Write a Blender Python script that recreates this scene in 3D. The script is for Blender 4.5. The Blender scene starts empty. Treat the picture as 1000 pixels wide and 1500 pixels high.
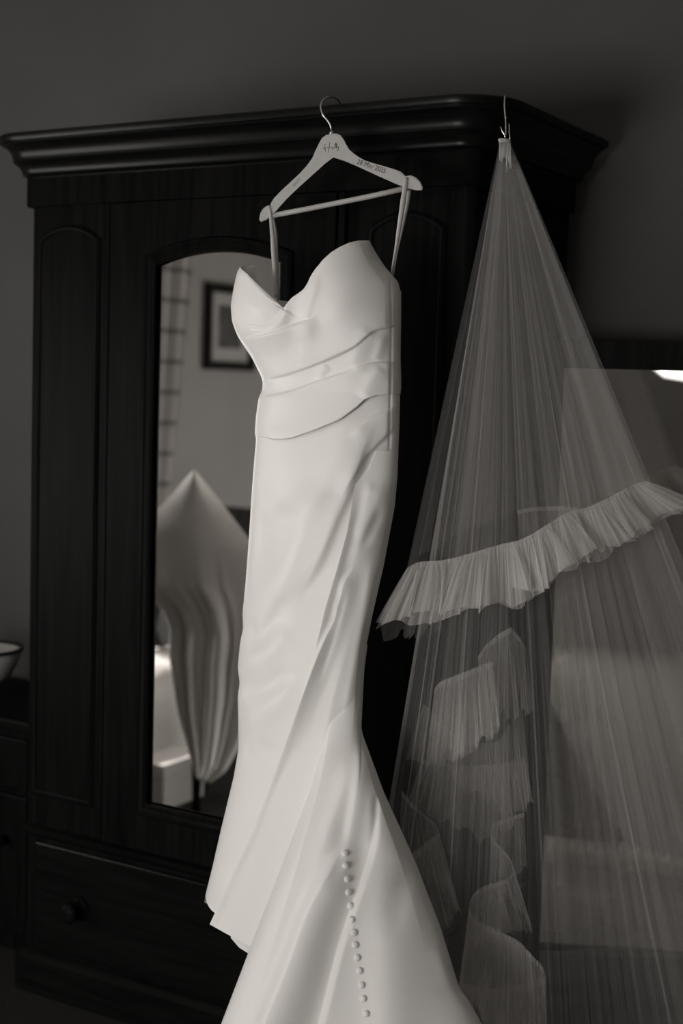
import bpy, bmesh, math, random
import numpy as np
from mathutils import Vector

# ------------------------------------------------------------------ camera
SC = bpy.context.scene
COL = SC.collection
F = 2083.0                                   # focal length in pixels of a 1000 x 1500 frame (50 mm, 36 mm tall)
PITCH, ROLL, YAW = (math.radians(v) for v in (5.1, 1.7, 30.6))
CAM = np.array([0.0, 0.0, 1.5])
_fw = np.array([-math.sin(YAW)*math.cos(PITCH), math.cos(YAW)*math.cos(PITCH), -math.sin(PITCH)])
_rt = np.array([math.cos(YAW), math.sin(YAW), 0.0])
_up = np.cross(_rt, _fw)
RT = math.cos(ROLL)*_rt + math.sin(ROLL)*_up
UP = -math.sin(ROLL)*_rt + math.cos(ROLL)*_up
cam_d = bpy.data.cameras.new('camera')
cam = bpy.data.objects.new('camera', cam_d)
COL.objects.link(cam)
from mathutils import Matrix
cam.matrix_world = Matrix(((RT[0], UP[0], -_fw[0], CAM[0]), (RT[1], UP[1], -_fw[1], CAM[1]),
                           (RT[2], UP[2], -_fw[2], CAM[2]), (0, 0, 0, 1)))
cam_d.sensor_fit = 'VERTICAL'
cam_d.sensor_height = 36.0
cam_d.lens = 36.0*F/1500.0
cam_d.clip_start = 0.05
cam_d.dof.use_dof = True
cam_d.dof.focus_distance = 2.66
cam_d.dof.aperture_fstop = 2.2
SC.camera = cam

# ------------------------------------------------------------------ world, daylight, exposure
W = bpy.data.worlds.new('world'); SC.world = W
W.use_nodes = True
W.node_tree.nodes['Background'].inputs[0].default_value = (0.80, 0.79, 0.77, 1)
W.node_tree.nodes['Background'].inputs[1].default_value = 1.5
SC.view_settings.view_transform = 'Standard'
SC.view_settings.look = 'None'
SC.view_settings.gamma = 1.0
SC.view_settings.use_curve_mapping = False
SC.view_settings.exposure = 0.0
SC.cycles.max_bounces = 10
SC.cycles.transparent_max_bounces = 40
SC.cycles.diffuse_bounces = 4
SC.cycles.glossy_bounces = 5
SC.cycles.sample_clamp_indirect = 6.0

# room: x right along the wardrobe front, y into the wall behind it, z up
XL, XR, YF, YB, ZC = -4.2, 1.9, -2.3, 3.10, 2.75
WIN1 = dict(y0=-0.25, y1=1.25, z0=0.60, z1=1.75)      # window in the left wall
ADDED_WIN = dict(x0=-2.95, x1=-1.05, z0=0.12, z1=1.42)     # unseen window added behind the camera to carry the key light

def area(name, loc, direction, sx, sy, power):
    l = bpy.data.lights.new(name, 'AREA'); l.shape = 'RECTANGLE'; l.size = sx; l.size_y = sy
    l.energy = power; l.color = (1.0, 0.975, 0.95)
    o = bpy.data.objects.new(name, l); COL.objects.link(o)
    o.location = loc
    o.rotation_euler = Vector(direction).to_track_quat('-Z', 'Y').to_euler()
    return o
area('daylight_and_added_key', (XL-0.12, (WIN1['y0']+WIN1['y1'])/2, (WIN1['z0']+WIN1['z1'])/2), (1, 0, 0), 1.5, 1.15, 46)
area('daylight_and_added_key', ((ADDED_WIN['x0']+ADDED_WIN['x1'])/2, YF-0.12, (ADDED_WIN['z0']+ADDED_WIN['z1'])/2), (0, 1, 0), 1.90, 1.30, 122)  # key light shining in through the added window behind the camera
sun = bpy.data.lights.new('sun', 'SUN'); sun.energy = 7.0; sun.angle = math.radians(1.0); sun.color = (1.0, 0.97, 0.93)
sun_o = bpy.data.objects.new('sun', sun); COL.objects.link(sun_o); sun_o.location = (-6, 0, 3)
sun_o.rotation_euler = Vector((1.0, 0.10, -0.80)).to_track_quat('-Z', 'Y').to_euler()

# ------------------------------------------------------------------ helpers
def ray(px, py):
    return _fw + RT*((px-500.0)/F) - UP*((py-750.0)/F)

def at(px, py, d):
    """pixel(s) and camera-axis distance(s) to world point(s)"""
    px = np.asarray(px, float); py = np.asarray(py, float); d = np.asarray(d, float)
    px, py, d = np.broadcast_arrays(px, py, d)
    a = ((px-500.0)/F*d)[..., None]; b = (-(py-750.0)/F*d)[..., None]
    return CAM + RT*a + UP*b + _fw*d[..., None]

def on_x(px, py, X): r = ray(px, py); return CAM + r*((X-CAM[0])/r[0])
def on_y(px, py, Y): r = ray(px, py); return CAM + r*((Y-CAM[1])/r[1])
def on_z(px, py, Z): r = ray(px, py); return CAM + r*((Z-CAM[2])/r[2])
MIRY = 2.535
def back(p):                                  # the real place of a thing met in the wardrobe mirror
    p = np.array(p, float); p[..., 1] = 2*MIRY - p[..., 1]; return p

def mesh_obj(name, verts, faces, mat=None, parent=None, smooth=False, uv=None):
    me = bpy.data.meshes.new(name)
    me.from_pydata([tuple(map(float, v)) for v in verts], [], [tuple(map(int, f)) for f in faces])
    me.update()
    if uv is not None:
        l = me.uv_layers.new(name='UVMap')
        idx = np.empty(len(me.loops), dtype=np.int32); me.loops.foreach_get('vertex_index', idx)
        l.data.foreach_set('uv', np.asarray(uv, np.float32)[idx].ravel())
    if smooth:
        me.polygons.foreach_set('use_smooth', [True]*len(me.polygons))
    if mat is not None: me.materials.append(mat)
    o = bpy.data.objects.new(name, me); COL.objects.link(o)
    if parent is not None: o.parent = parent
    return o

def bm_obj(name, bm, mat=None, parent=None, smooth=False):
    bmesh.ops.recalc_face_normals(bm, faces=bm.faces)
    me = bpy.data.meshes.new(name); bm.to_mesh(me); bm.free()
    if smooth: me.polygons.foreach_set('use_smooth', [True]*len(me.polygons))
    if mat is not None: me.materials.append(mat)
    o = bpy.data.objects.new(name, me); COL.objects.link(o)
    if parent is not None: o.parent = parent
    return o

def bx(bm, x0, x1, y0, y1, z0, z1, bev=0.0):
    vs = [bm.verts.new((x, y, z)) for x in (x0, x1) for y in (y0, y1) for z in (z0, z1)]
    fs = [bm.faces.new([vs[i] for i in f]) for f in ((0,1,3,2),(4,6,7,5),(0,4,5,1),(2,3,7,6),(0,2,6,4),(1,5,7,3))]
    if bev > 0:
        es = list({e for f in fs for e in f.edges})
        bmesh.ops.bevel(bm, geom=es, offset=bev, segments=2, affect='EDGES', profile=0.6)

def box(name, b, mat, parent=None, bev=0.0):
    bm = bmesh.new(); bx(bm, *b, bev=bev); return bm_obj(name, bm, mat, parent)

def prism(name, pts, mapf, h0, h1, mat, parent=None, bev=0.0):
    """polygon pts extruded between h0 and h1; mapf(a, b, h) gives the point"""
    bm = bmesh.new()
    A = [bm.verts.new(mapf(a, b, h0)) for a, b in pts]; B = [bm.verts.new(mapf(a, b, h1)) for a, b in pts]
    n = len(pts)
    fa = bm.faces.new(A); fb = bm.faces.new(B[::-1])
    for i in range(n): bm.faces.new((A[i], B[i], B[(i+1) % n], A[(i+1) % n]))
    if bev > 0:
        es = list({e for f in (fa, fb) for e in f.edges})
        bmesh.ops.bevel(bm, geom=es, offset=bev, segments=2, affect='EDGES')
    return bm_obj(name, bm, mat, parent)

def sweep(path, prof, mapf, closed=False):
    """path: 2-D points; prof: (offset to the right of travel, height); mapf(x, y, h)"""
    P = [np.array(p, float) for p in path]; n = len(P); V = []; Fc = []
    for i in range(n):
        a = P[i-1] if (i > 0 or closed) else None
        b = P[(i+1) % n] if (i < n-1 or closed) else None
        ns = []
        for u, v in ((a, P[i]), (P[i], b)):
            if u is None or v is None: continue
            t = v-u; t = t/np.linalg.norm(t); ns.append(np.array([t[1], -t[0]]))
        m = sum(ns); m = m/np.linalg.norm(m); m = m/max(0.3, float(np.dot(m, ns[0])))
        for o, h in prof: V.append(mapf(P[i][0]+m[0]*o, P[i][1]+m[1]*o, h))
    k = len(prof)
    for i in range(n if closed else n-1):
        for j in range(k):
            Fc.append((i*k+j, ((i+1) % n)*k+j, ((i+1) % n)*k+(j+1) % k, i*k+(j+1) % k))
    if not closed:
        Fc.append(tuple(range(k))); Fc.append(tuple((n-1)*k+j for j in range(k))[::-1])
    return V, Fc

def sweep_obj(name, path, prof, mapf, mat, parent=None, closed=False, smooth=False):
    V, Fc = sweep(path, prof, mapf, closed)
    bm = bmesh.new(); vs = [bm.verts.new(v) for v in V]
    for f in Fc: bm.faces.new([vs[i] for i in f])
    o = bm_obj(name, bm, mat, parent)
    if smooth:
        o.data.polygons.foreach_set('use_smooth', [True]*len(o.data.polygons))
        try: o.data.set_sharp_from_angle(angle=math.radians(38))
        except Exception: pass
    return o

def tube(name, pts, rad, mat, parent=None, seg=8):
    pts = [Vector(p) for p in pts]; n = len(pts)
    rad = rad if hasattr(rad, '__len__') else [rad]*n
    bm = bmesh.new(); rings = []; ref = None
    for i in range(n):
        t = (pts[min(i+1, n-1)]-pts[max(i-1, 0)]).normalized()
        if ref is None:
            ref = Vector((0, 0, 1)) if abs(t.z) < 0.9 else Vector((1, 0, 0))
        u = (ref - t*ref.dot(t)).normalized(); ref = u
        v = t.cross(u)
        rings.append([bm.verts.new(pts[i]+(u*math.cos(a)+v*math.sin(a))*rad[i]) for a in (2*math.pi*k/seg for k in range(seg))])
    for i in range(n-1):
        for k in range(seg):
            bm.faces.new((rings[i][k], rings[i][(k+1) % seg], rings[i+1][(k+1) % seg], rings[i+1][k]))
    bm.faces.new(rings[0][::-1]); bm.faces.new(rings[-1])
    return bm_obj(name, bm, mat, parent, smooth=True)

def lathe(name, prof, origin, axis, mat, parent=None, seg=24, ring=False):
    """prof: (radius, distance along axis)"""
    ax = Vector(axis).normalized(); u = ax.orthogonal().normalized(); v = ax.cross(u); o = Vector(origin)
    bm = bmesh.new(); rings = []
    for r, h in prof:
        rings.append([bm.verts.new(o+ax*h+(u*math.cos(2*math.pi*k/seg)+v*math.sin(2*math.pi*k/seg))*max(r, 1e-4)) for k in range(seg)])
    for i in range(len(rings)-1):
        for k in range(seg):
            bm.faces.new((rings[i][k], rings[i][(k+1) % seg], rings[i+1][(k+1) % seg], rings[i+1][k]))
    if ring:
        for k in range(seg): bm.faces.new((rings[-1][k], rings[-1][(k+1) % seg], rings[0][(k+1) % seg], rings[0][k]))
    else:
        bm.faces.new(rings[0][::-1]); bm.faces.new(rings[-1])
    return bm_obj(name, bm, mat, parent, smooth=True)

def grid(name, P, mat, parent=None, smooth=True, wrap=False, uv=None):
    """P: rows x cols x 3"""
    r, c = P.shape[:2]
    I = np.arange(r*c).reshape(r, c)
    if wrap:
        J = np.concatenate([I, I[:, :1]], axis=1)
    else: J = I
    fs = np.stack([J[:-1, :-1], J[1:, :-1], J[1:, 1:], J[:-1, 1:]], axis=-1).reshape(-1, 4)
    me = bpy.data.meshes.new(name)
    me.vertices.add(r*c); me.vertices.foreach_set('co', P.reshape(-1).astype(np.float32))
    me.loops.add(fs.size); me.loops.foreach_set('vertex_index', fs.reshape(-1).astype(np.int32))
    me.polygons.add(len(fs)); me.polygons.foreach_set('loop_start', np.arange(0, fs.size, 4, dtype=np.int32))
    me.update(calc_edges=True); me.validate()
    if uv is not None:
        l = me.uv_layers.new(name='UVMap'); l.data.foreach_set('uv', uv.reshape(-1, 2)[fs.reshape(-1)].astype(np.float32).ravel())
    if smooth: me.polygons.foreach_set('use_smooth', [True]*len(me.polygons))
    if mat: me.materials.append(mat)
    o = bpy.data.objects.new(name, me); COL.objects.link(o)
    if parent is not None: o.parent = parent
    return o

def tag(o, label, cat, group=None):
    o['label'] = label; o['category'] = cat
    if group: o['group'] = group
    return o
def struct(o): o['kind'] = 'structure'; return o
def thing(name, label, cat, loc=(0, 0, 0), group=None):
    o = bpy.data.objects.new(name, None); COL.objects.link(o)
    o.empty_display_size = 0.1; o.location = loc
    return tag(o, label, cat, group)
def settle(root):
    """parts were built in world space: hang them under the thing without moving them"""
    off = Matrix.Translation(-Vector(root.location))
    for ch in root.children: ch.matrix_parent_inverse = off.copy()

# ------------------------------------------------------------------ materials (all grey: the photograph is black and white, a little warm)
def warm(v): return (v*1.03, v, v*0.965, 1)
def nt(name):
    m = bpy.data.materials.new(name); m.use_nodes = True
    t = m.node_tree; b = t.nodes['Principled BSDF']; return m, t, b
def plain(name, v, rough=0.5, spec=0.4, metal=0.0, noise=0.0, scale=20, bump=0.0, bscale=200):
    m, t, b = nt(name)
    b.inputs['Base Color'].default_value = warm(v); b.inputs['Roughness'].default_value = rough
    b.inputs['Specular IOR Level'].default_value = spec; b.inputs['Metallic'].default_value = metal
    tc = t.nodes.new('ShaderNodeTexCoord')
    if noise > 0:
        n = t.nodes.new('ShaderNodeTexNoise'); n.inputs['Scale'].default_value = scale; n.inputs['Detail'].default_value = 5
        r = t.nodes.new('ShaderNodeValToRGB')
        r.color_ramp.elements[0].position = 0.3; r.color_ramp.elements[1].position = 0.7
        r.color_ramp.elements[0].color = warm(v*(1-noise)); r.color_ramp.elements[1].color = warm(v*(1+noise))
        t.links.new(tc.outputs['Object'], n.inputs['Vector']); t.links.new(n.outputs['Fac'], r.inputs['Fac']); t.links.new(r.outputs['Color'], b.inputs['Base Color'])
    if bump > 0:
        n = t.nodes.new('ShaderNodeTexNoise'); n.inputs['Scale'].default_value = bscale; n.inputs['Detail'].default_value = 3
        bp = t.nodes.new('ShaderNodeBump'); bp.inputs['Strength'].default_value = bump; bp.inputs['Distance'].default_value = 0.002
        t.links.new(tc.outputs['Object'], n.inputs['Vector']); t.links.new(n.outputs['Fac'], bp.inputs['Height']); t.links.new(bp.outputs['Normal'], b.inputs['Normal'])
    return m
def wood(name, v, rough=0.34, horiz=False, spec=0.018):
    m, t, b = nt(name)
    tc = t.nodes.new('ShaderNodeTexCoord'); mp = t.nodes.new('ShaderNodeMapping')
    mp.inputs['Scale'].default_value = (1.5, 26, 26) if horiz else (26, 26, 1.5)
    n = t.nodes.new('ShaderNodeTexNoise'); n.inputs['Scale'].default_value = 2.2; n.inputs['Detail'].default_value = 7; n.inputs['Distortion'].default_value = 0.6
    r = t.nodes.new('ShaderNodeValToRGB')
    r.color_ramp.elements[0].position = 0.32; r.color_ramp.elements[1].position = 0.72
    r.color_ramp.elements[0].color = warm(v*0.6); r.color_ramp.elements[1].color = warm(v*1.5)
    bp = t.nodes.new('ShaderNodeBump'); bp.inputs['Strength'].default_value = 0.12; bp.inputs['Distance'].default_value = 0.001
    t.links.new(tc.outputs['Object'], mp.inputs['Vector']); t.links.new(mp.outputs['Vector'], n.inputs['Vector'])
    t.links.new(n.outputs['Fac'], r.inputs['Fac']); t.links.new(r.outputs['Color'], b.inputs['Base Color'])
    t.links.new(n.outputs['Fac'], bp.inputs['Height']); t.links.new(bp.outputs['Normal'], b.inputs['Normal'])
    b.inputs['Roughness'].default_value = rough; b.inputs['Specular IOR Level'].default_value = spec
    return m
def tulle(name, alpha, streak=0.5, sx=90.0, v=0.86, sy=0.6):
    """net fabric: mostly open, with the threads and fine gathers as streaks along the cloth"""
    m = bpy.data.materials.new(name); m.use_nodes = True; t = m.node_tree; t.nodes.clear()
    out = t.nodes.new('ShaderNodeOutputMaterial'); mix = t.nodes.new('ShaderNodeMixShader'); tr = t.nodes.new('ShaderNodeBsdfTransparent')
    d = t.nodes.new('ShaderNodeBsdfDiffuse'); tl = t.nodes.new('ShaderNodeBsdfTranslucent'); m2 = t.nodes.new('ShaderNodeMixShader'); m2.inputs[0].default_value = 0.4
    d.inputs[0].default_value = warm(v); tl.inputs[0].default_value = warm(v)
    uvn = t.nodes.new('ShaderNodeUVMap'); uvn.uv_map = 'UVMap'; mp = t.nodes.new('ShaderNodeMapping'); mp.inputs['Scale'].default_value = (sx, sy, 1)
    n = t.nodes.new('ShaderNodeTexNoise'); n.inputs['Scale'].default_value = 1.0; n.inputs['Detail'].default_value = 4; n.inputs['Roughness'].default_value = 0.65
    mr = t.nodes.new('ShaderNodeMapRange'); mr.inputs['From Min'].default_value = 0.3; mr.inputs['From Max'].default_value = 0.75
    mr.inputs['To Min'].default_value = alpha*(1-streak); mr.inputs['To Max'].default_value = alpha*(1+streak)
    L = t.links.new
    L(uvn.outputs[0], mp.inputs['Vector']); L(mp.outputs[0], n.inputs['Vector']); L(n.outputs['Fac'], mr.inputs['Value']); L(mr.outputs[0], mix.inputs[0])
    L(d.outputs[0], m2.inputs[1]); L(tl.outputs[0], m2.inputs[2]); L(tr.outputs[0], mix.inputs[1]); L(m2.outputs[0], mix.inputs[2]); L(mix.outputs[0], out.inputs[0])
    return m
def satin(name, v, rough=0.42):
    m, t, b = nt(name)
    b.inputs['Base Color'].default_value = warm(v); b.inputs['Roughness'].default_value = rough
    b.inputs['Specular IOR Level'].default_value = 0.25
    b.inputs['Sheen Weight'].default_value = 0.15; b.inputs['Sheen Roughness'].default_value = 0.4
    tc = t.nodes.new('ShaderNodeTexCoord'); n = t.nodes.new('ShaderNodeTexNoise'); n.inputs['Scale'].default_value = 900; n.inputs['Detail'].default_value = 2
    bp = t.nodes.new('ShaderNodeBump'); bp.inputs['Strength'].default_value = 0.05; bp.inputs['Distance'].default_value = 0.0005
    t.links.new(tc.outputs['Object'], n.inputs['Vector']); t.links.new(n.outputs['Fac'], bp.inputs['Height']); t.links.new(bp.outputs['Normal'], b.inputs['Normal'])
    return m
def glass_mirror(name, v):
    m, t, b = nt(name)
    b.inputs['Base Color'].default_value = warm(v); b.inputs['Metallic'].default_value = 1.0; b.inputs['Roughness'].default_value = 0.015
    return m
def pane_mat(name):
    m = bpy.data.materials.new(name); m.use_nodes = True; t = m.node_tree; t.nodes.clear()
    out = t.nodes.new('ShaderNodeOutputMaterial'); mix = t.nodes.new('ShaderNodeMixShader'); mix.inputs[0].default_value = 0.06
    tr = t.nodes.new('ShaderNodeBsdfTransparent'); g = t.nodes.new('ShaderNodeBsdfGlossy'); g.inputs['Roughness'].default_value = 0.02
    t.links.new(tr.outputs[0], mix.inputs[1]); t.links.new(g.outputs[0], mix.inputs[2]); t.links.new(mix.outputs[0], out.inputs[0])
    return m

M = {}
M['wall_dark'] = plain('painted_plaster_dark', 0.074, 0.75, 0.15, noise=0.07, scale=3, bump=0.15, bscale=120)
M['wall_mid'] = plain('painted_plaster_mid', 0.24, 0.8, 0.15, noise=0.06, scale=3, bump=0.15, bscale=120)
M['ceiling'] = plain('ceiling_plaster', 0.6, 0.85, 0.1, noise=0.03)
M['carpet'] = plain('carpet', 0.025, 0.95, 0.05, noise=0.35, scale=160, bump=0.9, bscale=500)
M['skirting'] = plain('painted_skirting', 0.16, 0.5, 0.3, noise=0.03)
M['white_paint'] = plain('white_paint', 0.7, 0.4, 0.4, noise=0.03)
M['mahogany'] = wood('dark_mahogany', 0.0045, 0.36)
M['mahogany_h'] = wood('dark_mahogany_lengthwise', 0.0042, 0.28, horiz=True, spec=0.11)
M['darkwood'] = wood('dark_wood', 0.010, 0.45)
M['mirror'] = glass_mirror('silvered_glass', 0.66)
M['mirror2'] = glass_mirror('old_silvered_glass', 0.44)
M['hanger'] = plain('painted_hanger_wood', 0.36, 0.45, 0.35, noise=0.04, scale=60)
M['engrave'] = plain('burnt_engraving', 0.03, 0.7, 0.1)
M['engrave_faint'] = plain('faint_engraving', 0.22, 0.7, 0.1)
M['chrome'] = plain('polished_steel', 0.62, 0.18, 0.5, metal=1.0)
M['satin'] = satin('ivory_satin_crepe', 0.80)
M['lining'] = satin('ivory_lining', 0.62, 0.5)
M['ribbon'] = satin('loop_ribbon', 0.5, 0.35)
M['tulle'] = tulle('veil_tulle', 0.088, 0.9, 300)
M['tulle_long'] = tulle('veil_tulle_long', 0.135, 0.9, 400)
M['tulle_ruffle'] = tulle('ruffle_tulle', 0.42, 0.7, 130, sy=0.3)
M['tulle_loops'] = tulle('edge_ruffle_tulle', 0.25, 0.6, 80, sy=0.4)
M['tulle_band'] = tulle('ruffle_seam_tulle', 0.26, 0.4, 260)
M['tulle_hem'] = tulle('hem_ruffle_tulle', 0.75, 0.25, 120)
M['tulle_back'] = tulle('back_ruffle_tulle', 0.15, 0.45, 110, sy=0.3)
M['comb'] = plain('clear_comb', 0.42, 0.3, 0.5)
M['linen'] = plain('white_bed_linen', 0.8, 0.8, 0.1, noise=0.03, bump=0.1, bscale=40)
M['cream_satin'] = satin('pale_satin_throw', 0.80, 0.85)
M['black'] = plain('black_leather', 0.008, 0.5, 0.3)
M['pale'] = plain('pale_ceramic', 0.45, 0.35, 0.4)
M['mat'] = plain('picture_mount', 0.30, 0.8, 0.1)
M['pane'] = pane_mat('window_glass')
mg, tg, bg = nt('lamp_glass'); bg.inputs['Base Color'].default_value = warm(0.8)
bg.inputs['Emission Color'].default_value = (1, 0.97, 0.93, 1); bg.inputs['Emission Strength'].default_value = 5.0; M['lamp'] = mg

# ------------------------------------------------------------------ the room
struct(box('floor', (XL, XR, YF, YB, -0.05, 0), M['carpet']))
struct(box('ceiling', (XL, XR, YF, YB, ZC, ZC+0.05), M['ceiling']))
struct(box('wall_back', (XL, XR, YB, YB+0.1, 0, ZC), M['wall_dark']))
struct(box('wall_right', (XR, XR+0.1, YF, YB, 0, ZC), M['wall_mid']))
bm = bmesh.new(); w = WIN1
for y0, y1, z0, z1 in ((YF, w['y0'], 0, ZC), (w['y1'], YB, 0, ZC), (w['y0'], w['y1'], 0, w['z0']), (w['y0'], w['y1'], w['z1'], ZC)):
    bx(bm, XL-0.1, XL, y0, y1, z0, z1)
struct(bm_obj('wall_left', bm, M['wall_mid']))
bm = bmesh.new(); w = ADDED_WIN
for x0, x1, z0, z1 in ((XL, w['x0'], 0, ZC), (w['x1'], XR, 0, ZC), (w['x0'], w['x1'], 0, w['z0']), (w['x0'], w['x1'], w['z1'], ZC)):
    bx(bm, x0, x1, YF-0.1, YF, z0, z1)
struct(bm_obj('wall_front', bm, M['wall_mid']))
struct(box('baseboard_back', (XL, XR, YB-0.018, YB, 0, 0.155), M['skirting'], bev=0.004))
struct(box('baseboard_left', (XL, XL+0.018, YF, YB-0.018, 0, 0.155), M['skirting'], bev=0.004))
# windows: frame, glazing bars and panes
def window(name, axis, a0, a1, z0, z1, pos, nx, nz):
    f = 0.05
    def b(a, c, p0, p1, q, r): return (p0, p1, a, c, q, r) if axis == 'y' else (a, c, p0, p1, q, r)
    bm = bmesh.new()
    p0, p1 = pos-0.045, pos+0.005
    for q in ((a0, a0+f, z0, z1), (a1-f, a1, z0, z1), (a0+f, a1-f, z0, z0+f), (a0+f, a1-f, z1-f, z1)): bx(bm, *b(q[0], q[1], p0, p1, q[2], q[3]))
    root = struct(bm_obj(name, bm, M['white_paint']))
    W_, H_ = a1-a0-2*f, z1-z0-2*f
    for i in range(1, nx): box('glazing_bar', b(a0+f+W_*i/nx-0.012, a0+f+W_*i/nx+0.012, p0+0.01, p1-0.01, z0+f, z1-f), M['white_paint'], root)
    for j in range(1, nz): box('glazing_bar', b(a0+f, a1-f, p0+0.012, p1-0.012, z0+f+H_*j/nz-0.012, z0+f+H_*j/nz+0.012), M['white_paint'], root)
    for i in range(nx):
        for j in range(nz):
            box('pane', b(a0+f+W_*i/nx+0.012, a0+f+W_*(i+1)/nx-0.012, p0+0.022, p0+0.026, z0+f+H_*j/nz+0.012, z0+f+H_*(j+1)/nz-0.012), M['pane'], root)
    return root
window('window_1', 'y', WIN1['y0'], WIN1['y1'], WIN1['z0'], WIN1['z1'], XL-0.03, 2, 3)
window('added_key_window', 'x', ADDED_WIN['x0'], ADDED_WIN['x1'], ADDED_WIN['z0'], ADDED_WIN['z1'], YF-0.03, 2, 3)  # invented opening, put in as the source of the key light

# ------------------------------------------------------------------ the wardrobe
WX0, WX1, WY0, WY1 = -2.378, -1.224, 2.54, 3.03
WC = (WX0+WX1)/2 - 0.02
wd = thing('wardrobe', 'tall dark mahogany wardrobe with arched mirror door and heavy cornice', 'wardrobe', ((WX0+WX1)/2, (WY0+WY1)/2, 0))
def rounded(x0, x1, y0, y1, r, n=7):
    """open path: back left, front left, front right, back right"""
    p = [(x0, y1)]
    for k in range(n+1): a = math.pi + 0.5*math.pi*k/n; p.append((x0+r+r*math.cos(a), y0+r+r*math.sin(a)))
    for k in range(n+1): a = 1.5*math.pi + 0.5*math.pi*k/n; p.append((x1-r+r*math.cos(a), y0+r+r*math.sin(a)))
    p.append((x1, y1)); return p
xyz = lambda x, y, h: (x, y, h)
prism('carcass', rounded(WX0, WX1, WY0, WY1, 0.022), xyz, 0.10, 1.93, M['mahogany'], wd)
prism('frieze', rounded(WX0-0.014, WX1+0.014, WY0-0.014, WY1, 0.03), xyz, 1.895, 1.968, M['mahogany'], wd, bev=0.003)
CP = [(0.0, 1.955), (0.012, 1.955), (0.016, 1.962), (0.030, 1.966), (0.030, 1.972), (0.036, 1.983), (0.048, 1.992), (0.052, 1.995), (0.052, 2.001),
      (0.055, 2.012), (0.062, 2.022), (0.072, 2.029), (0.076, 2.031), (0.076, 2.036), (0.084, 2.036), (0.086, 2.040), (0.086, 2.050), (0.083, 2.053), (0.0, 2.053)]
sweep_obj('cornice', rounded(WX0, WX1, WY0, WY1, 0.03), CP, xyz, M['mahogany_h'], wd, smooth=True)
prism('top_board', rounded(WX0, WX1, WY0, WY1, 0.03), xyz, 1.968, 2.046, M['mahogany_h'], wd)
prism('plinth', rounded(WX0-0.022, WX1+0.022, WY0-0.022, WY1, 0.03), xyz, 0.0, 0.085, M['mahogany_h'], wd)
PP = [(0.0, 0.083), (0.024, 0.083), (0.024, 0.088), (0.014, 0.097), (0.006, 0.102), (0.0, 0.104)]
sweep_obj('plinth_moulding', rounded(WX0, WX1, WY0, WY1, 0.022), PP, xyz, M['mahogany_h'], wd, smooth=True)
WP = [(0.0, 0.388), (0.008, 0.388), (0.016, 0.394), (0.018, 0.400), (0.018, 0.408), (0.010, 0.413), (0.0, 0.415)]
sweep_obj('waist_moulding', rounded(WX0, WX1, WY0, WY1, 0.022), WP, xyz, M['mahogany_h'], wd, smooth=True)
# drawer with two turned knobs
dr = box('drawer', (WX0+0.045, WX1-0.045, WY0-0.010, WY0+0.01, 0.115, 0.375), M['mahogany_h'], wd, bev=0.004)
kp = [(0.030, 0), (0.030, 0.004), (0.024, 0.008), (0.014, 0.012), (0.012, 0.020), (0.018, 0.026), (0.026, 0.034), (0.027, 0.040), (0.022, 0.047), (0.010, 0.051), (0.0, 0.052)]
for kx in (-2.19, -1.43):
    lathe('knob', kp, (kx, WY0-0.010, 0.240), (0, -1, 0), M['mahogany'], dr)
# arched panels in the wings
xz = lambda y: (lambda a, b, h: (a, y-h, b))
def arch_path(x0, x1, z0, zs, rise, n=16):
    w = x1-x0; p = [(x0, z0), (x0, zs)]
    R = (w*w/4+rise*rise)/(2*rise); cx = (x0+x1)/2; cz = zs+rise-R; a0 = math.asin(w/2/R)
    for k in range(1, n): a = -a0 + 2*a0*k/n; p.append((cx+R*math.sin(a), cz+R*math.cos(a)))
    return p + [(x1, zs), (x1, z0)]
BEAD = [(-0.007, 0.0), (-0.006, 0.005), (-0.002, 0.008), (0.002, 0.008), (0.005, 0.005), (0.008, 0.003), (0.008, 0.0)]
DX0, DX1 = -2.120, -1.527
for (x0, x1) in ((-2.344, -2.168), (-1.452, -1.288)):
    pn = prism('wing_panel', arch_path(x0+0.006, x1-0.006, 0.503, 1.810, 0.028), xz(WY0), -0.01, 0.003, M['mahogany'], wd)
    sweep_obj('panel_moulding', arch_path(x0, x1, 0.497, 1.812, 0.030)[::-1], BEAD, xz(WY0), M['mahogany'], pn, closed=True, smooth=True)
# pilaster strips beside the door
for x in (DX0-0.012, DX1+0.012):
    box('door_stile_bead', (x-0.008, x+0.008, WY0-0.014, WY0+0.005, 0.42, 1.893), M['mahogany'], wd, bev=0.005)
# the mirror door
GX0, GX1, GZ0, GZS, GR = -2.017, -1.628, 0.503, 1.772, 0.036
door = box('mirror_door', (DX0, DX1, WY0-0.004, WY0+0.01, 0.418, 1.892), M['mahogany'], wd, bev=0.002)
bm = bmesh.new()
bx(bm, DX0, GX0-0.002, WY0-0.016, WY0, 0.418, 1.892, 0.002); bx(bm, GX1+0.002, DX1, WY0-0.016, WY0, 0.418, 1.892, 0.002)
bx(bm, GX0-0.002, GX1+0.002, WY0-0.016, WY0, 0.418, GZ0-0.002, 0.002)
ar = arch_path(GX0-0.002, GX1+0.002, GZ0, GZS, GR+0.001)[1:-1]
for i in range(len(ar)-1):
    (xa, za), (xb, zb) = ar[i], ar[i+1]
    q = [bm.verts.new((xx, yy, zz)) for yy in (WY0-0.016, WY0) for xx, zz in ((xa, za), (xb, zb), (xb, 1.892), (xa, 1.892))]
    for f in ((0, 1, 2, 3), (7, 6, 5, 4), (0, 4, 5, 1), (3, 2, 6, 7)): bm.faces.new([q[j] for j in f])
bmesh.ops.remove_doubles(bm, verts=bm.verts, dist=1e-5)
bm_obj('door_frame', bm, M['mahogany'], door)
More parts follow.
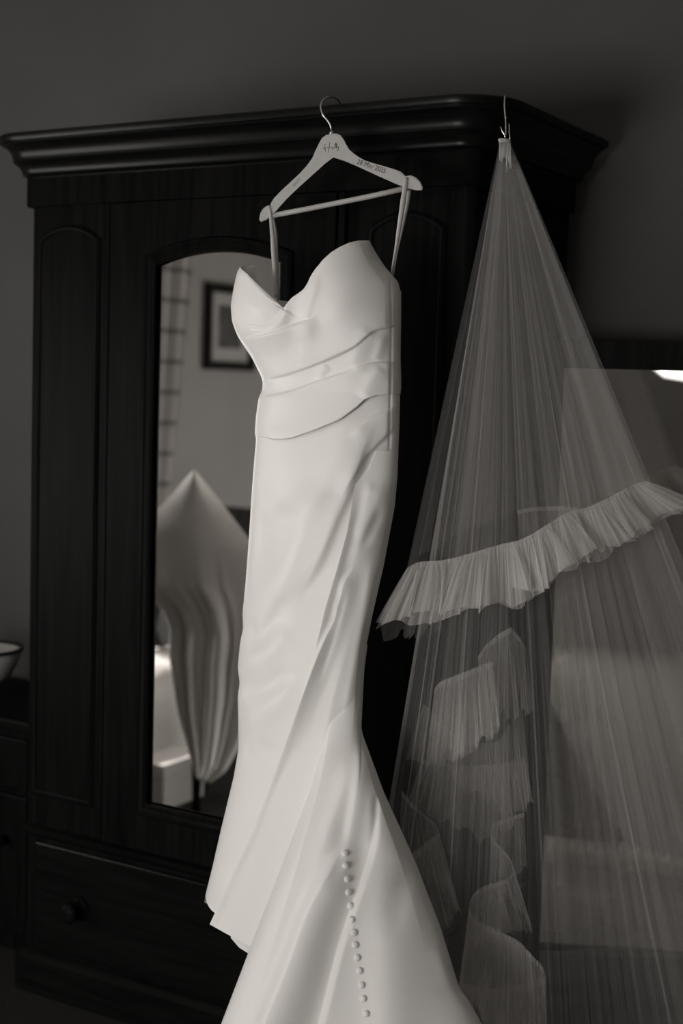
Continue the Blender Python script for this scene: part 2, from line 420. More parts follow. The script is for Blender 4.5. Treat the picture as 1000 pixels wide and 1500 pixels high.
MB = [(-0.003, 0.012), (-0.003, 0.018), (0.001, 0.024), (0.008, 0.026), (0.013, 0.022), (0.017, 0.020), (0.024, 0.023), (0.029, 0.020), (0.030, 0.014)]
mm = sweep_obj('mirror_moulding', arch_path(GX0, GX1, GZ0, GZS, GR)[::-1], [(-o, h) for o, h in MB], xz(WY0), M['mahogany'], door, closed=True, smooth=True)
mgl = prism('mirror_glass', arch_path(GX0-0.001, GX1+0.001, GZ0-0.001, GZS, GR), xz(WY0), 0.0045, 0.0075, M['mirror'], door)
mgl['label'] = 'tall arched silvered mirror glass'
settle(wd)

# ------------------------------------------------------------------ floor mirror beside the wardrobe
FMA = math.radians(13.0)
f0 = on_y(826, 539, 2.925)                                   # top left corner of the glass
FO = np.array([f0[0], f0[1], 0.0]); FE = np.array([math.cos(FMA), math.sin(FMA), 0.0]); FN = np.array([math.sin(FMA), -math.cos(FMA), 0.0])
FZ = float(f0[2]); FW_ = 0.62
fm = thing('floor_mirror', 'large dark framed mirror standing against the wall behind the veil', 'mirror', tuple(FO+FE*FW_/2))
fmap = lambda a, b, h: tuple(FO+FE*a+FN*h+np.array([0, 0, b]))
def rail(name, a0, a1, b0, b1, h0, h1, mat, bev=0.003): return prism(name, [(a0, b0), (a1, b0), (a1, b1), (a0, b1)], fmap, h0, h1, mat, fm, bev)
rail('top_rail', -0.03, FW_+0.03, FZ, FZ+0.062, -0.02, 0.012, M['darkwood'])
rail('bottom_rail', -0.03, FW_+0.03, 0.0, 0.07, -0.02, 0.012, M['darkwood'])
rail('side_rail', -0.03, 0.0, 0.07, FZ, -0.02, 0.008, M['darkwood'])
rail('side_rail', FW_, FW_+0.03, 0.07, FZ, -0.02, 0.008, M['darkwood'])
rail('mirror_glass', 0.0, FW_, 0.07, FZ, -0.006, 0.0, M['mirror2'], 0)
rail('backing_board', 0.0, FW_, 0.07, FZ, -0.016, -0.007, M['darkwood'], 0)
settle(fm)
def fm_back(p):                                               # the real place of a thing met in the floor mirror
    p = np.array(p, float); k = ((p-FO)@FN); return p-2*k[..., None]*FN if p.ndim > 1 else p-2*k*FN

# ------------------------------------------------------------------ small table left of the wardrobe with a bowl
tt = thing('bedside_cabinet', 'dark wooden bedside cabinet in the corner left of the wardrobe', 'cabinet', (-2.85, 2.84, 0))
box('cabinet_body', (-3.13, -2.45, 2.68, 3.04, 0.05, 0.595), M['mahogany'], tt, bev=0.0041)
box('cabinet_top', (-3.15, -2.43, 2.66, 3.05, 0.595, 0.62), M['mahogany'], tt, bev=0.006)
box('cabinet_plinth', (-3.12, -2.46, 2.69, 3.04, 0.0, 0.05), M['mahogany'], tt)
dd = box('cabinet_door', (-3.09, -2.49, 2.668, 2.682, 0.09, 0.42), M['mahogany'], tt, bev=0.0041)
lathe('door_knob', [(0.012, 0), (0.008, 0.01), (0.014, 0.02), (0.0, 0.026)], (-2.56, 2.668, 0.30), (0, -1, 0), M['mahogany'], dd, 14)
d2 = box('cabinet_drawer', (-3.09, -2.49, 2.668, 2.682, 0.44, 0.57), M['mahogany'], tt, bev=0.0041)
lathe('drawer_knob', [(0.012, 0), (0.008, 0.01), (0.014, 0.02), (0.0, 0.026)], (-2.79, 2.668, 0.505), (0, -1, 0), M['mahogany'], d2, 14)
settle(tt)
bw = thing('bowl', 'pale bowl with a dark rim on the bedside cabinet', 'bowl', (-2.81, 2.82, 0.62))
lathe('bowl_body', [(0.0, 0.028), (0.05, 0.030), (0.085, 0.055), (0.108, 0.095), (0.116, 0.130), (0.112, 0.130), (0.10, 0.095), (0.078, 0.062), (0.0, 0.045)], (-2.81, 2.82, 0.62), (0, 0, 1), M['pale'], bw, 32)
lathe('bowl_rim', [(0.110, 0.126), (0.119, 0.126), (0.121, 0.131), (0.118, 0.136), (0.110, 0.135)], (-2.81, 2.82, 0.62), (0, 0, 1), M['black'], bw, 32, ring=True)
lathe('bowl_foot', [(0.055, 0.0), (0.052, 0.010), (0.04, 0.02), (0.045, 0.032), (0.0, 0.034)], (-2.81, 2.82, 0.62), (0, 0, 1), M['black'], bw, 24)
settle(bw)

# ------------------------------------------------------------------ curve tools for the cloth
def smooth1(y, k):
    if k < 1: return y
    ker = np.exp(-0.5*(np.arange(-3*k, 3*k+1)/k)**2); ker /= ker.sum()
    return np.convolve(np.pad(y, 3*k, mode='reflect', reflect_type='odd'), ker, mode='valid')
class Curve:
    """x as a smooth function of y (or any pair)"""
    def __init__(s, pts, k=6):
        pts = sorted(pts); a = np.array(pts, float)
        s.t = np.arange(a[0, 0], a[-1, 0]+1.0, 1.0); s.v = smooth1(np.interp(s.t, a[:, 0], a[:, 1]), k)
    def __call__(s, t): return np.interp(t, s.t, s.v)
def resample(pts, n, k=0):
    a = np.array(pts, float); d = np.r_[0, np.cumsum(np.linalg.norm(np.diff(a, axis=0), axis=1))]
    q = np.linspace(0, d[-1], n); r = np.stack([np.interp(q, d, a[:, i]) for i in range(a.shape[1])], axis=1)
    if k:
        for i in range(a.shape[1]): r[:, i] = smooth1(r[:, i], k)
    return r
def sstep(x): x = np.clip(x, 0, 1); return x*x*(3-2*x)
def line_dist(PX, PY, pts, n=40, k=2):
    """signed distance to a polyline (below a line that runs right, left of a line that runs down) and place along it"""
    L = resample(pts, n, k); sh = PX.shape; P = np.stack([PX.ravel(), PY.ravel()], axis=1)
    best = np.full(len(P), 1e9); sd = np.zeros(len(P)); tt = np.zeros(len(P))
    for i in range(n-1):
        a, b = L[i], L[i+1]; e = b-a; l2 = max(1e-9, e@e)
        t = np.clip(((P-a)@e)/l2, 0, 1); q = a+t[:, None]*e; dv = P-q; d = np.hypot(dv[:, 0], dv[:, 1])
        s = np.sign(e[0]*(P[:, 1]-a[1])-e[1]*(P[:, 0]-a[0])); m = d < best
        best[m] = d[m]; sd[m] = (d*s)[m]; tt[m] = ((i+t)/(n-1))[m]
    return sd.reshape(sh), tt.reshape(sh)
def crease(PX, PY, pts, A, rpos, rneg, f0=0.12, f1=0.12, k=2):
    """a ridge along the line: A metres high, falling over rpos px on the positive side and rneg px on the other"""
    q = np.array(pts, float); m = 3.2*max(rpos, rneg) + 4         # only near the line
    near = (PX > q[:, 0].min()-m) & (PX < q[:, 0].max()+m) & (PY > q[:, 1].min()-m) & (PY < q[:, 1].max()+m)
    out = np.zeros(np.shape(PX))
    if not near.any(): return out
    d, t = line_dist(PX[near], PY[near], pts, k=k)
    h = np.where(d >= 0, np.exp(-(d/rpos)**2), np.exp(-(d/rneg)**2))
    fade = np.ones_like(t)
    if f0 > 0: fade = fade*sstep(t/f0)
    if f1 > 0: fade = fade*sstep((1-t)/f1)
    out[near] = A*h*fade
    return out
def bump(PX, PY, x, y, rx, ry, A, rot=0.0):
    c, s = math.cos(rot), math.sin(rot); u = (PX-x)*c+(PY-y)*s; v = -(PX-x)*s+(PY-y)*c
    return A*np.exp(-(u/rx)**2-(v/ry)**2)

# ------------------------------------------------------------------ the wedding dress
dress = thing('wedding_dress', 'strapless white satin wedding dress with pleated bodice hanging from the hanger', 'dress', tuple(at(470, 1500, 2.66)*np.array([1, 1, 0]) + np.array([0, 0, 0.16])))
XLc = Curve([(380, 354), (391, 353), (400, 348), (423, 343), (448, 339), (471, 341), (490, 348), (500, 354), (522, 369), (552, 384), (560, 386), (573, 385), (582, 380), (610, 376), (637, 374), (645, 375), (676, 372),
             (730, 368), (796, 364), (860, 359), (898, 355), (921, 356), (938, 352), (956, 350), (978, 348), (1001, 351), (1020, 348), (1068, 349), (1098, 349), (1138, 342), (1213, 324), (1270, 311), (1314, 300), (1420, 280)], 3)
XRc = Curve([(340, 540), (353, 541), (367, 548), (383, 556), (399, 570), (412, 582), (426, 586), (458, 586), (522, 585), (560, 586), (618, 585), (698, 582), (742, 578), (828, 562), (898, 546), (943, 537), (988, 533), (1071, 529), (1250, 524), (1420, 520)], 3)
Dc = Curve([(330, 2.770), (450, 2.735), (600, 2.725), (800, 2.735), (1100, 2.715), (1420, 2.70)], 30)
BFc = Curve([(330, 0.095), (440, 0.115), (560, 0.085), (620, 0.085), (760, 0.105), (950, 0.090), (1150, 0.085), (1420, 0.09)], 30)
TILT = Curve([(330, 0.085), (560, 0.11), (800, 0.15), (1100, 0.18), (1420, 0.19)], 30)                                    # the right side of the dress hangs nearer the camera
def body_depth(PX, PY, lo=0.0):
    xl, xr = XLc(PY), XRc(PY); s = np.clip((PX-xl)/(xr-xl), 0.0, 1.0)
    return Dc(PY) - BFc(PY)*np.clip(4*s*(1-s), 0, 1)**0.40 - TILT(PY)*(s-0.5) + lo

P1 = [(341, 468), (364, 477), (390, 479), (406, 468), (416, 451)]
P2 = [(350, 497), (380, 494), (406, 487), (434, 477), (458, 469), (468, 462)]
P3 = [(380, 553), (406, 551), (441, 540), (479, 525), (521, 506), (537, 488), (550, 480), (574, 477)]
P4 = [(384, 581), (396, 583), (428, 575), (466, 560), (505, 548), (525, 539), (543, 533), (574, 533)]
P5 = [(370, 636), (402, 643), (422, 642), (460, 629), (498, 613), (521, 596), (534, 584), (550, 578), (574, 576)]
P6 = [(508, 640), (524, 626), (543, 613), (574, 601)]
P7 = [(500, 732), (508, 712), (530, 672), (550, 650), (573, 628)]
SEAM = [(571, 396), (573, 470), (572, 560), (571, 640), (569, 700)]

def bodice_field(X, Y):
    h = bump(X, Y, 385, 452, 40, 42, 0.016) + bump(X, Y, 498, 425, 52, 62, 0.024) - bump(X, Y, 430, 470, 16, 50, 0.006)
    h += crease(X, Y, P1, -0.0055, 4, 18, 0.05, 0.02)           # crossing edge: the right cup lies over the left
    h += crease(X, Y, P1, 0.0050, 16, 2.0, 0.05, 0.05)
    h += crease(X, Y, P2, 0.0085, 26, 2.2, 0.04, 0.22)
    h += crease(X, Y, [(466, 400), (458, 430), (447, 468)], 0.004, 12, 7, 0.3, 0.1)
    h += crease(X, Y, [(440, 470), (444, 500), (446, 535)], 0.0035, 26, 16, 0.15, 0.3)
    h += crease(X, Y, P3, 0.0075, 2.2, 26, 0.04, 0.0)           # the band above ends over the one below
    h += crease(X, Y, P4, 0.0080, 26, 2.2, 0.04, 0.0)
    h += crease(X, Y, [(545, 480), (528, 510), (513, 546)], 0.0045, 14, 20, 0.2, 0.2)
    h += crease(X, Y, [(562, 484), (556, 512), (548, 532)], 0.0035, 8, 8, 0.3, 0.2)
    h += crease(X, Y, [(560, 536), (545, 556), (530, 585)], 0.004, 10, 14, 0.2, 0.2)
    h += crease(X, Y, [(480, 532), (472, 545), (466, 558)], 0.003, 7, 7, 0.3, 0.2)
    h += crease(X, Y, P5, 0.0070, 2.2, 24, 0.03, 0.0)
    h += crease(X, Y, SEAM, -0.0025, 2.0, 2.0, 0.02, 0.0)
    h += crease(X, Y, [(344, 410), (350, 430), (372, 452), (396, 462)], 0.0015, 8, 5, 0.2, 0.3)
    return h
def skirt_field(X, Y):
    h = crease(X, Y, [(540, 600), (512, 650), (476, 705), (446, 780), (404, 875), (372, 935)], 0.019, 26, 30, 0.26, 0.3, 3)
    h += crease(X, Y, [(560, 606), (532, 640), (521, 700), (492, 754), (476, 799), (460, 834), (428, 884)], 0.0085, 16, 8, 0.38, 0.35, 3)
    h *= 1.25
    h += crease(X, Y, P6, 0.006, 18, 2.5, 0.3, 0.0)
    h += crease(X, Y, P7, 0.006, 4.0, 22, 0.3, 0.0)
    h += crease(X, Y, SEAM, -0.0025, 2.0, 2.0, 0.0, 0.2)
    # swags across the front: soft hollows and rolls
    h += crease(X, Y, [(372, 700), (392, 756), (430, 760), (470, 700)], 0.011, 16, 26, 0.25, 0.3, 3)
    h -= bump(X, Y, 405, 735, 26, 30, 0.008)
    h += crease(X, Y, [(356, 902), (366, 932), (385, 940), (404, 905), (424, 860)], -0.011, 16, 12, 0.1, 0.3, 3)
    h += crease(X, Y, [(350, 965), (372, 968), (396, 950), (420, 905)], 0.010, 18, 18, 0.1, 0.3, 3)
    h += crease(X, Y, [(349, 1003), (370, 1018), (398, 1008), (424, 970)], -0.010, 13, 13, 0.1, 0.3, 3)
    h += crease(X, Y, [(349, 1060), (372, 1055), (404, 1030), (434, 985)], 0.009, 18, 18, 0.15, 0.3, 3)
    h += crease(X, Y, [(352, 1100), (375, 1110), (400, 1085)], -0.007, 15, 15, 0.2, 0.3, 3)
    h += crease(X, Y, [(390, 660), (386, 740), (380, 860)], -0.006, 12, 16, 0.3, 0.3, 3)
    h += crease(X, Y, [(404, 1120), (372, 1210), (340, 1300)], -0.004, 20, 20, 0.3, 0.1, 3)
    return h

# bodice: a closed shell, front face with the draped bands, lower back
NC = 300
def neck_s(pts):
    a = np.array(pts, float); xl, xr = XLc(a[:, 1]), XRc(a[:, 1]); return np.stack([(a[:, 0]-xl)/(xr-xl), a[:, 1]], axis=1)
neck = neck_s([(353, 392), (362, 401), (378, 417), (396, 434), (408, 445), (415.5, 452), (421, 444), (428, 436), (437, 430), (445, 424), (454, 407), (463, 393), (473, 381), (485, 370), (498, 362), (511, 356), (524, 353), (541, 352.5), (548, 367), (556, 383), (562, 391), (570, 399), (582, 412)])
neck[0, 0] = 0.0; neck = np.vstack([neck, [1.0, 426.0]])
phi = np.linspace(0, math.pi, NC); S = (1-np.cos(phi))/2
# denser columns everywhere: blend of even and round spacing
S = 0.5*S + 0.5*np.linspace(0, 1, NC)
ytop = smooth1(np.interp(S, neck[:, 0], neck[:, 1]), 1)
def curve_on_s(pts, Sv, extra=0.0):
    a = np.array(pts, float); xl, xr = XLc(a[:, 1]), XRc(a[:, 1]); s = (a[:, 0]-xl)/(xr-xl)
    return np.interp(Sv, s, a[:, 1]) + extra
ybot = curve_on_s(P5, S, 0.8)
NR = 230
T = np.linspace(0, 1, NR)[:, None]
Yg = ytop[None, :]*(1-T) + ybot[None, :]*T
Xg = XLc(Yg)*(1-S) + XRc(Yg)*S
Hf = bodice_field(Xg, Yg)
edge_roll = 0.004*np.exp(-((Yg-ytop[None, :])/3.0)**2)           # the neckline turns in
Dg = body_depth(Xg, Yg) - Hf*np.clip(4*S*(1-S)*3, 0, 1)[None, :] + edge_roll - 0.004
bod = grid('bodice', at(Xg, Yg, Dg), M['satin'], dress)
so = bod.modifiers.new('thickness', 'SOLIDIFY'); so.thickness = 0.0022; so.offset = 0.0
# back of the bodice, seen inside the left cup
bk = [(0.0, 391), (0.10, 388), (0.13, 412), (0.21, 438), (0.35, 442), (0.6, 440), (0.85, 430), (1.0, 426)]
Sb = np.linspace(0, 1, 90); yt = np.interp(Sb, [b[0] for b in bk], [b[1] for b in bk]); yb = curve_on_s(P5, Sb, -4)
Tb = np.linspace(0, 1, 60)[:, None]; Yb = yt*(1-Tb)+yb*Tb; Xb = XLc(Yb)*(1-Sb)+XRc(Yb)*Sb
Db = Dc(Yb) - TILT(Yb)*(Sb-0.5) + 0.05*2*np.sqrt(Sb*(1-Sb))
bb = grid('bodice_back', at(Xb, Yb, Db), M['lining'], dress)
so = bb.modifiers.new('thickness', 'SOLIDIFY'); so.thickness = 0.002

# skirt: closed tube from under the bands to the front hem
NCs, NRs = 240, 380
ph = np.linspace(0, math.pi, NCs); Ss = 0.35*(1-np.cos(ph))/2 + 0.65*np.linspace(0, 1, NCs)
Ts = np.linspace(0, 1, NRs)[:, None]
ys0 = curve_on_s(P5, Ss, -12); ys1 = 1312 + 26*(1-np.exp(-Ss*22)) + 40*Ss
Ys = ys0*(1-Ts)+ys1*Ts; Xs = XLc(Ys)*(1-Ss)+XRc(Ys)*Ss
def skirt_depth(X, Y):
    xl, xr = XLc(Y), XRc(Y); s = np.clip((X-xl)/(xr-xl), 0, 1)
    return body_depth(X, Y) - skirt_field(X, Y)*np.clip(12*s*(1-s), 0, 1)
Dsf = skirt_depth(Xs, Ys) + 0.004*np.exp(-((Ys-ys0)/10.0)**2)
Pf = at(Xs, Ys, Dsf)
Sb2 = Ss[::-1][1:-1:3]; yb1 = 1322 + 60*Sb2
Yb2 = ys0[::-1][1:-1:3]*(1-Ts)+yb1*Ts; Xb2 = XLc(Yb2)*(1-Sb2)+XRc(Yb2)*Sb2
Pb = at(Xb2, Yb2, Dc(Yb2)-TILT(Yb2)*(Sb2-0.5)+0.045*2*np.sqrt(Sb2*(1-Sb2)))
sk = grid('skirt', np.concatenate([Pf, Pb], axis=1), M['satin'], dress, wrap=True)

# lining hem that peeps out below the front
LX = np.linspace(338, 420, 40); Lt = np.linspace(0, 1, 10)[:, None]
LY = (1340+0*LX)*(1-Lt) + np.interp(LX, [338, 350, 364, 420], [1374, 1388, 1397, 1400])*Lt
grid('lining_hem', at(LX+0*LY, LY, 2.672 + 0.0*LY - 0.02*np.sin((LX-338)/82*3.14)), M['satin'], dress)

# overskirt: the draped panel that crosses the front and ends in the sharp corner at the hem
OL = Curve([(640, 556), (660, 540), (690, 526), (716, 518), (754, 513), (780, 508), (838, 492), (892, 476), (950, 462), (988, 450), (1059, 429), (1116, 408), (1222, 368), (1310, 327), (1354, 307), (1390, 292)], 4)
NCo, NRo = 200, 380
so_ = np.linspace(0, 1, NCo)**1.15; to = np.linspace(0, 1, NRo)[:, None]
yo1 = 1354 + 100*np.minimum(so_, 0.42)
Yo = 660*(1-to) + yo1*to
Xo = OL(Yo)*(1-so_) + (XRc(Yo)-0.6)*so_
def over_field(X, Y):
    e_ = np.maximum(X-OL(Y), 0); h = (0.006*np.exp(-(e_/9.0)**2)+np.interp(Y, [750, 1000], [0.020, 0.034])*np.exp(-e_/np.interp(Y, [700, 900, 1300], [22, 42, 62])))*sstep((Y-690)/90)
    h += crease(X, Y, [(522, 826), (517, 838), (503, 852), (499, 879), (492, 893), (494, 905), (479, 930), (460, 975), (436, 1040), (404, 1130)], 0.010, 4.5, 18, 0.12, 0.45, 1)
    h -= crease(X, Y, [(508, 860), (486, 940), (462, 1010)], 0.003, 8, 5, 0.2, 0.3)
    h += crease(X, Y, [(548, 830), (524, 908), (479, 1052), (456, 1151), (412, 1270), (368, 1384)], 0.006, 12, 20, 0.3, 0.0, 3)
    h += crease(X, Y, [(566, 690), (552, 745), (528, 800), (512, 850)], 0.008, 12, 20, 0.25, 0.3, 3)
    h -= crease(X, Y, [(562, 738), (548, 768), (526, 812)], 0.004, 8, 8, 0.3, 0.3)
    h += crease(X, Y, [(545, 700), (533, 760), (520, 800)], 0.006, 8, 12, 0.2, 0.3)
    h += crease(X, Y, [(548, 800), (536, 890), (520, 980), (500, 1070)], 0.005, 9, 12, 0.25, 0.2)
    h += crease(X, Y, [(440, 1110), (410, 1200), (370, 1300), (345, 1372)], 0.005, 22, 22, 0.3, 0.0, 3)
    return h
Do = np.minimum(body_depth(Xo, Yo), skirt_depth(Xo, Yo)*0.35 + body_depth(Xo, Yo)*0.65) - 0.003 - 0.004*sstep((Yo-680)/80) - over_field(Xo, Yo)*np.clip((1-so_)*8, 0, 1)
Do += 0.012*(1-sstep((Yo-660)/40))*np.clip(1-so_*4, 0, 1)
ov = grid('overskirt', at(Xo, Yo, Do), M['satin'], dress)

# train: falls behind and to the right, with the row of covered buttons
TLc = Curve([(930, 512), (972, 500), (1000, 492), (1052, 479), (1085, 473), (1151, 456), (1270, 412), (1384, 368), (1499, 324), (1700, 246)], 5)
TRc = Curve([(930, 540), (988, 532.5), (1060, 528.5), (1076, 531), (1160, 562), (1266, 610), (1358, 645), (1446, 672), (1468, 688), (1497, 704), (1700, 800)], 4)
TD = Curve([(930, 2.612), (1060, 2.592), (1200, 2.565), (1500, 2.50), (1700, 2.43)], 20)
def train_field(X, Y):
    h = crease(X, Y, [(515, 1225), (492, 1268), (470, 1300), (456, 1328), (446, 1350), (438, 1375), (422, 1420), (405, 1458), (386, 1505), (350, 1600)], 0.030, 15, 52, 0.22, 0.0, 2)
    h += crease(X, Y, [(520, 1100), (500, 1165), (470, 1250), (440, 1330)], 0.008, 14, 18, 0.2, 0.5, 3)
    h += crease(X, Y, [(530, 1080), (527, 1140), (512, 1230), (496, 1330)], 0.008, 10, 14, 0.15, 0.6, 3)
    h -= crease(X, Y, [(552, 1190), (540, 1250), (518, 1320), (500, 1360), (465, 1500), (440, 1600)], 0.012, 30, 6, 0.15, 0.0, 3)
    h += crease(X, Y, [(532, 1085), (556, 1180), (566, 1300), (572, 1500), (575, 1640)], 0.012, 34, 44, 0.1, 0.0, 3)
    h -= crease(X, Y, [(552, 1150), (550, 1200), (545, 1250)], 0.004, 6, 5, 0.3, 0.4)
    h -= crease(X, Y, [(606, 1262), (584, 1310), (572, 1390)], 0.005, 22, 18, 0.3, 0.5, 3)
    h += crease(X, Y, [(640, 1380), (660, 1430), (690, 1480)], 0.006, 12, 12, 0.2, 0.3)
    h += 0.030*np.exp(-np.maximum(X-TLc(Y), 0)/np.interp(Y, [1000, 1200, 1500], [14, 40, 62]))*sstep((Y-1000)/120)
    return h
def train_depth(X, Y):
    xl, xr = TLc(Y), TRc(Y); s = np.clip((X-xl)/(xr-xl), 0, 1)
    bf = np.interp(Y, [930, 1080, 1300, 1700], [0.012, 0.03, 0.065, 0.10])
    own = TD(Y) - bf*2*np.sqrt(np.clip(s*(1-s), 0, 1)) - 0.02*(s-0.5) - train_field(X, Y)*np.clip(10*s*(1-s), 0, 1)
    k = sstep((Y-945)/220)                                # it grows out of the overskirt at the hip
    so2 = np.clip((X-OL(Y))/np.maximum(1.0, XRc(Y)-OL(Y)), 0, 1)
    over = np.minimum(body_depth(X, Y), skirt_depth(X, Y)*0.35 + body_depth(X, Y)*0.65) - 0.007 - over_field(X, Y)*np.clip((1-so2)*8, 0, 1)
    return own*k + (over+0.0015)*(1-k)
NCt, NRt = 260, 420
pt = np.linspace(0, math.pi, NCt); St = 0.4*(1-np.cos(pt))/2+0.6*np.linspace(0, 1, NCt); Tt = np.linspace(0, 1, NRt)[:, None]
Yt = 945*(1-Tt) + (1625 + 25*np.sin(math.pi*St))*Tt; Xt = TLc(Yt)*(1-St)+TRc(Yt)*St
Ptf = at(Xt, Yt, train_depth(Xt, Yt))
Sq = St[::-1][1:-1:4]; Yq = 945*(1-Tt)+1620*Tt+0*Sq; Xq = TLc(Yq)*(1-Sq)+TRc(Yq)*Sq
bfq = np.interp(Yq, [930, 1080, 1300, 1700], [0.004, 0.010, 0.02, 0.03])
kq = sstep((Yq-955)/175)
Ptb = at(Xq, Yq, (TD(Yq)-0.02*(Sq-0.5)+bfq*2*np.sqrt(Sq*(1-Sq)))*kq + (body_depth(Xq, Yq)+0.018)*(1-kq))
tr = grid('train', np.concatenate([Ptf, Ptb], axis=1), M['satin'], dress, wrap=True)

# covered buttons: one mesh, thirteen buttons
bl = [(505, 1250), (506, 1268), (508, 1288), (510, 1307), (513, 1327), (515, 1347), (518, 1366), (520, 1384), (523, 1403), (526.5, 1422), (529.5, 1443), (532, 1463), (536, 1485)]
bm = bmesh.new(); bmesh.ops.create_uvsphere(bm, u_segments=14, v_segments=8, radius=0.0062)
for v in bm.verts:
    v.co.z *= 0.62
bme = bpy.data.meshes.new('button'); bm.to_mesh(bme); bm.free(); bme.polygons.foreach_set('use_smooth', [True]*len(bme.polygons)); bme.materials.append(M['satin'])
for x, y in bl:
    c = at(x, y, train_depth(np.array([float(x)]), np.array([float(y)]))[0])
    e1 = at(x+4, y, train_depth(np.array([x+4.0]), np.array([float(y)]))[0])-c; e2 = at(x, y+4, train_depth(np.array([float(x)]), np.array([y+4.0]))[0])-c
    n = np.cross(e2, e1); n = n/np.linalg.norm(n)
    if n@_fw > 0: n = -n
    b = bpy.data.objects.new('button', bme); COL.objects.link(b); b.parent = dress
    b.location = Vector(c+n*0.0015) ; b.rotation_euler = Vector(n).to_track_quat('Z', 'Y').to_euler()

# hanging loops of ribbon
def ribbon(name, pts, wid, mat, parent, turn=0.0):
    L = resample(pts, 24, 1); V = []; wv = np.interp(np.linspace(0, 1, 24), np.linspace(0, 1, len(wid)), wid)
    for (x, y, d), w_ in zip(L, wv):
        V += [at(x-w_/2, y, d-turn), at(x+w_/2, y, d+turn)]
    o = mesh_obj(name, V, [(2*i, 2*i+2, 2*i+3, 2*i+1) for i in range(23)], mat, parent, smooth=True)
    s = o.modifiers.new('thickness', 'SOLIDIFY'); s.thickness = 0.0012; s.offset = 0
    return o
def hang_d(px): return 1.0/(1.0/2.735 + 0.000107*(px-490))       # the flat of the hanger
ribbon('hanging_loop', [(394, 301, hang_d(394)-0.010), (396, 312, hang_d(394)-0.012), (399, 345, 2.79), (402, 395, 2.78), (405, 436, 2.77)], [4.0, 6.0, 7, 6.5, 6.5], M['ribbon'], dress, 0.001)
ribbon('hanging_loop', [(395, 302, hang_d(394)+0.012), (400, 320, hang_d(394)+0.012), (404, 345, 2.80), (406, 395, 2.79), (408, 440, 2.785)], [4.0, 5.0, 4, 4, 3.5], M['ribbon'], dress, 0.001)
ribbon('hanging_loop', [(595, 260, hang_d(595)-0.011), (593, 275, hang_d(595)-0.012), (588, 310, 2.645), (580, 362, 2.66), (573, 402, 2.685)], [6.0, 8, 6.5, 4.0, 3.0], M['ribbon'], dress, 0.001)
ribbon('hanging_loop', [(597, 260, hang_d(595)+0.013), (600, 275, hang_d(595)+0.013), (592, 315, 2.67), (581, 368, 2.68), (575, 404, 2.70)], [6.0, 7.5, 6, 3.5, 3.0], M['ribbon'], dress, 0.001)
settle(dress)
for ch in dress.children:
    if ch.name.startswith('button'): pass

# ------------------------------------------------------------------ the hanger
hg = thing('coat_hanger', 'pale wooden coat hanger engraved with a name and date hooked over the cornice', 'hanger', tuple(at(490, 320, 2.735)))
HO = [(488, 195.5), (494, 196), (499, 198.5), (503, 204), (507, 212), (511, 219), (517, 226), (524, 231), (534, 235), (548, 239.5), (562, 243.5), (576, 247.5), (586, 251), (591, 255), (594, 260.5), (597, 257.5), (602, 257), (609, 260), (615, 266), (619, 274), (618, 278.5), (610, 279),
      (596, 275.5), (580, 269.5), (552, 257), (524, 244), (505, 236), (488, 229), (476, 239.5), (460, 254), (440, 272), (420, 291), (404, 309), (398, 316), (390, 322), (382, 325), (379.5, 321.5), (381, 313), (385, 306), (390, 302), (393.5, 302), (395.5, 305.5), (397, 297), (401, 290.5), (412, 279), (426, 266), (438, 255), (449, 243), (457, 232), (463, 221), (467, 210), (471, 203), (477, 198)]
prism('hanger_body', HO, lambda x, y, h: tuple(at(x, y, hang_d(x)+h)), -0.0075, 0.0075, M['hanger'], hg, bev=0.0018)
body = hg.children[0]
tube('trouser_bar', [at(x, y, hang_d(x)) for x, y in ((397, 316), (450, 306), (540, 288), (600, 274.5))], 0.0052, M['hanger'], hg, 12)
hk = [(485.5, 200, hang_d(486)), (485.2, 190, hang_d(486)), (484.6, 184, 2.736), (481, 178, 2.737), (474.5, 171, 2.738), (470.5, 164, 2.740), (469, 156, 2.743), (470.5, 149, 2.748), (475.5, 143.5, 2.757), (482.5, 141, 2.770), (489.5, 142.2, 2.787), (495.5, 146.5, 2.805), (498.5, 151.5, 2.820), (499.5, 156, 2.828)]
hk = resample(hk, 60, 2)
tube('hook', [at(x, y, d) for x, y, d in hk], 0.0017, M['chrome'], hg, 10)
lathe('hook_ferrule', [(0.0045, 0), (0.0045, 0.004), (0.003, 0.006)], at(485.5, 197, hang_d(486)), (0, 0, 1), M['chrome'], hg, 12)
def hanger_text(txt, ox, oy, size, ang, mat, squash=1.0, small=()):
    cu = bpy.data.curves.new('lettering', 'FONT'); cu.body = txt; cu.size = 1.0; cu.resolution_u = 3; cu.small_caps_scale = 0.72
    for i in small: cu.body_format[i].use_small_caps = True
    to = bpy.data.objects.new('lettering', cu); COL.objects.link(to)
    dg = bpy.context.evaluated_depsgraph_get(); dg.update()
    me = bpy.data.meshes.new_from_object(to.evaluated_get(dg), depsgraph=dg)
    bpy.data.objects.remove(to); bpy.data.curves.remove(cu)
    c, s = math.cos(ang), math.sin(ang)
    co = np.empty(len(me.vertices)*3, np.float32); me.vertices.foreach_get('co', co); co = co.reshape(-1, 3)
    a, b = co[:, 0]*size*squash, -co[:, 1]*size
    x, y = ox+a*c-b*s, oy+a*s+b*c
    me.vertices.foreach_set('co', at(x, y, hang_d(x)-0.0079).astype(np.float32).ravel()); me.update()
    me.materials.append(mat); o = bpy.data.objects.new('lettering', me); COL.objects.link(o); o.parent = body
    return o
hanger_text('28 May 2025', 522.0, 239.6, 10.6, 0.335, M['engrave'], 0.80, (4, 5))
hanger_text('BRIDE', 431.0, 274.0, 7.0, -0.83, M['engrave_faint'], 0.80)
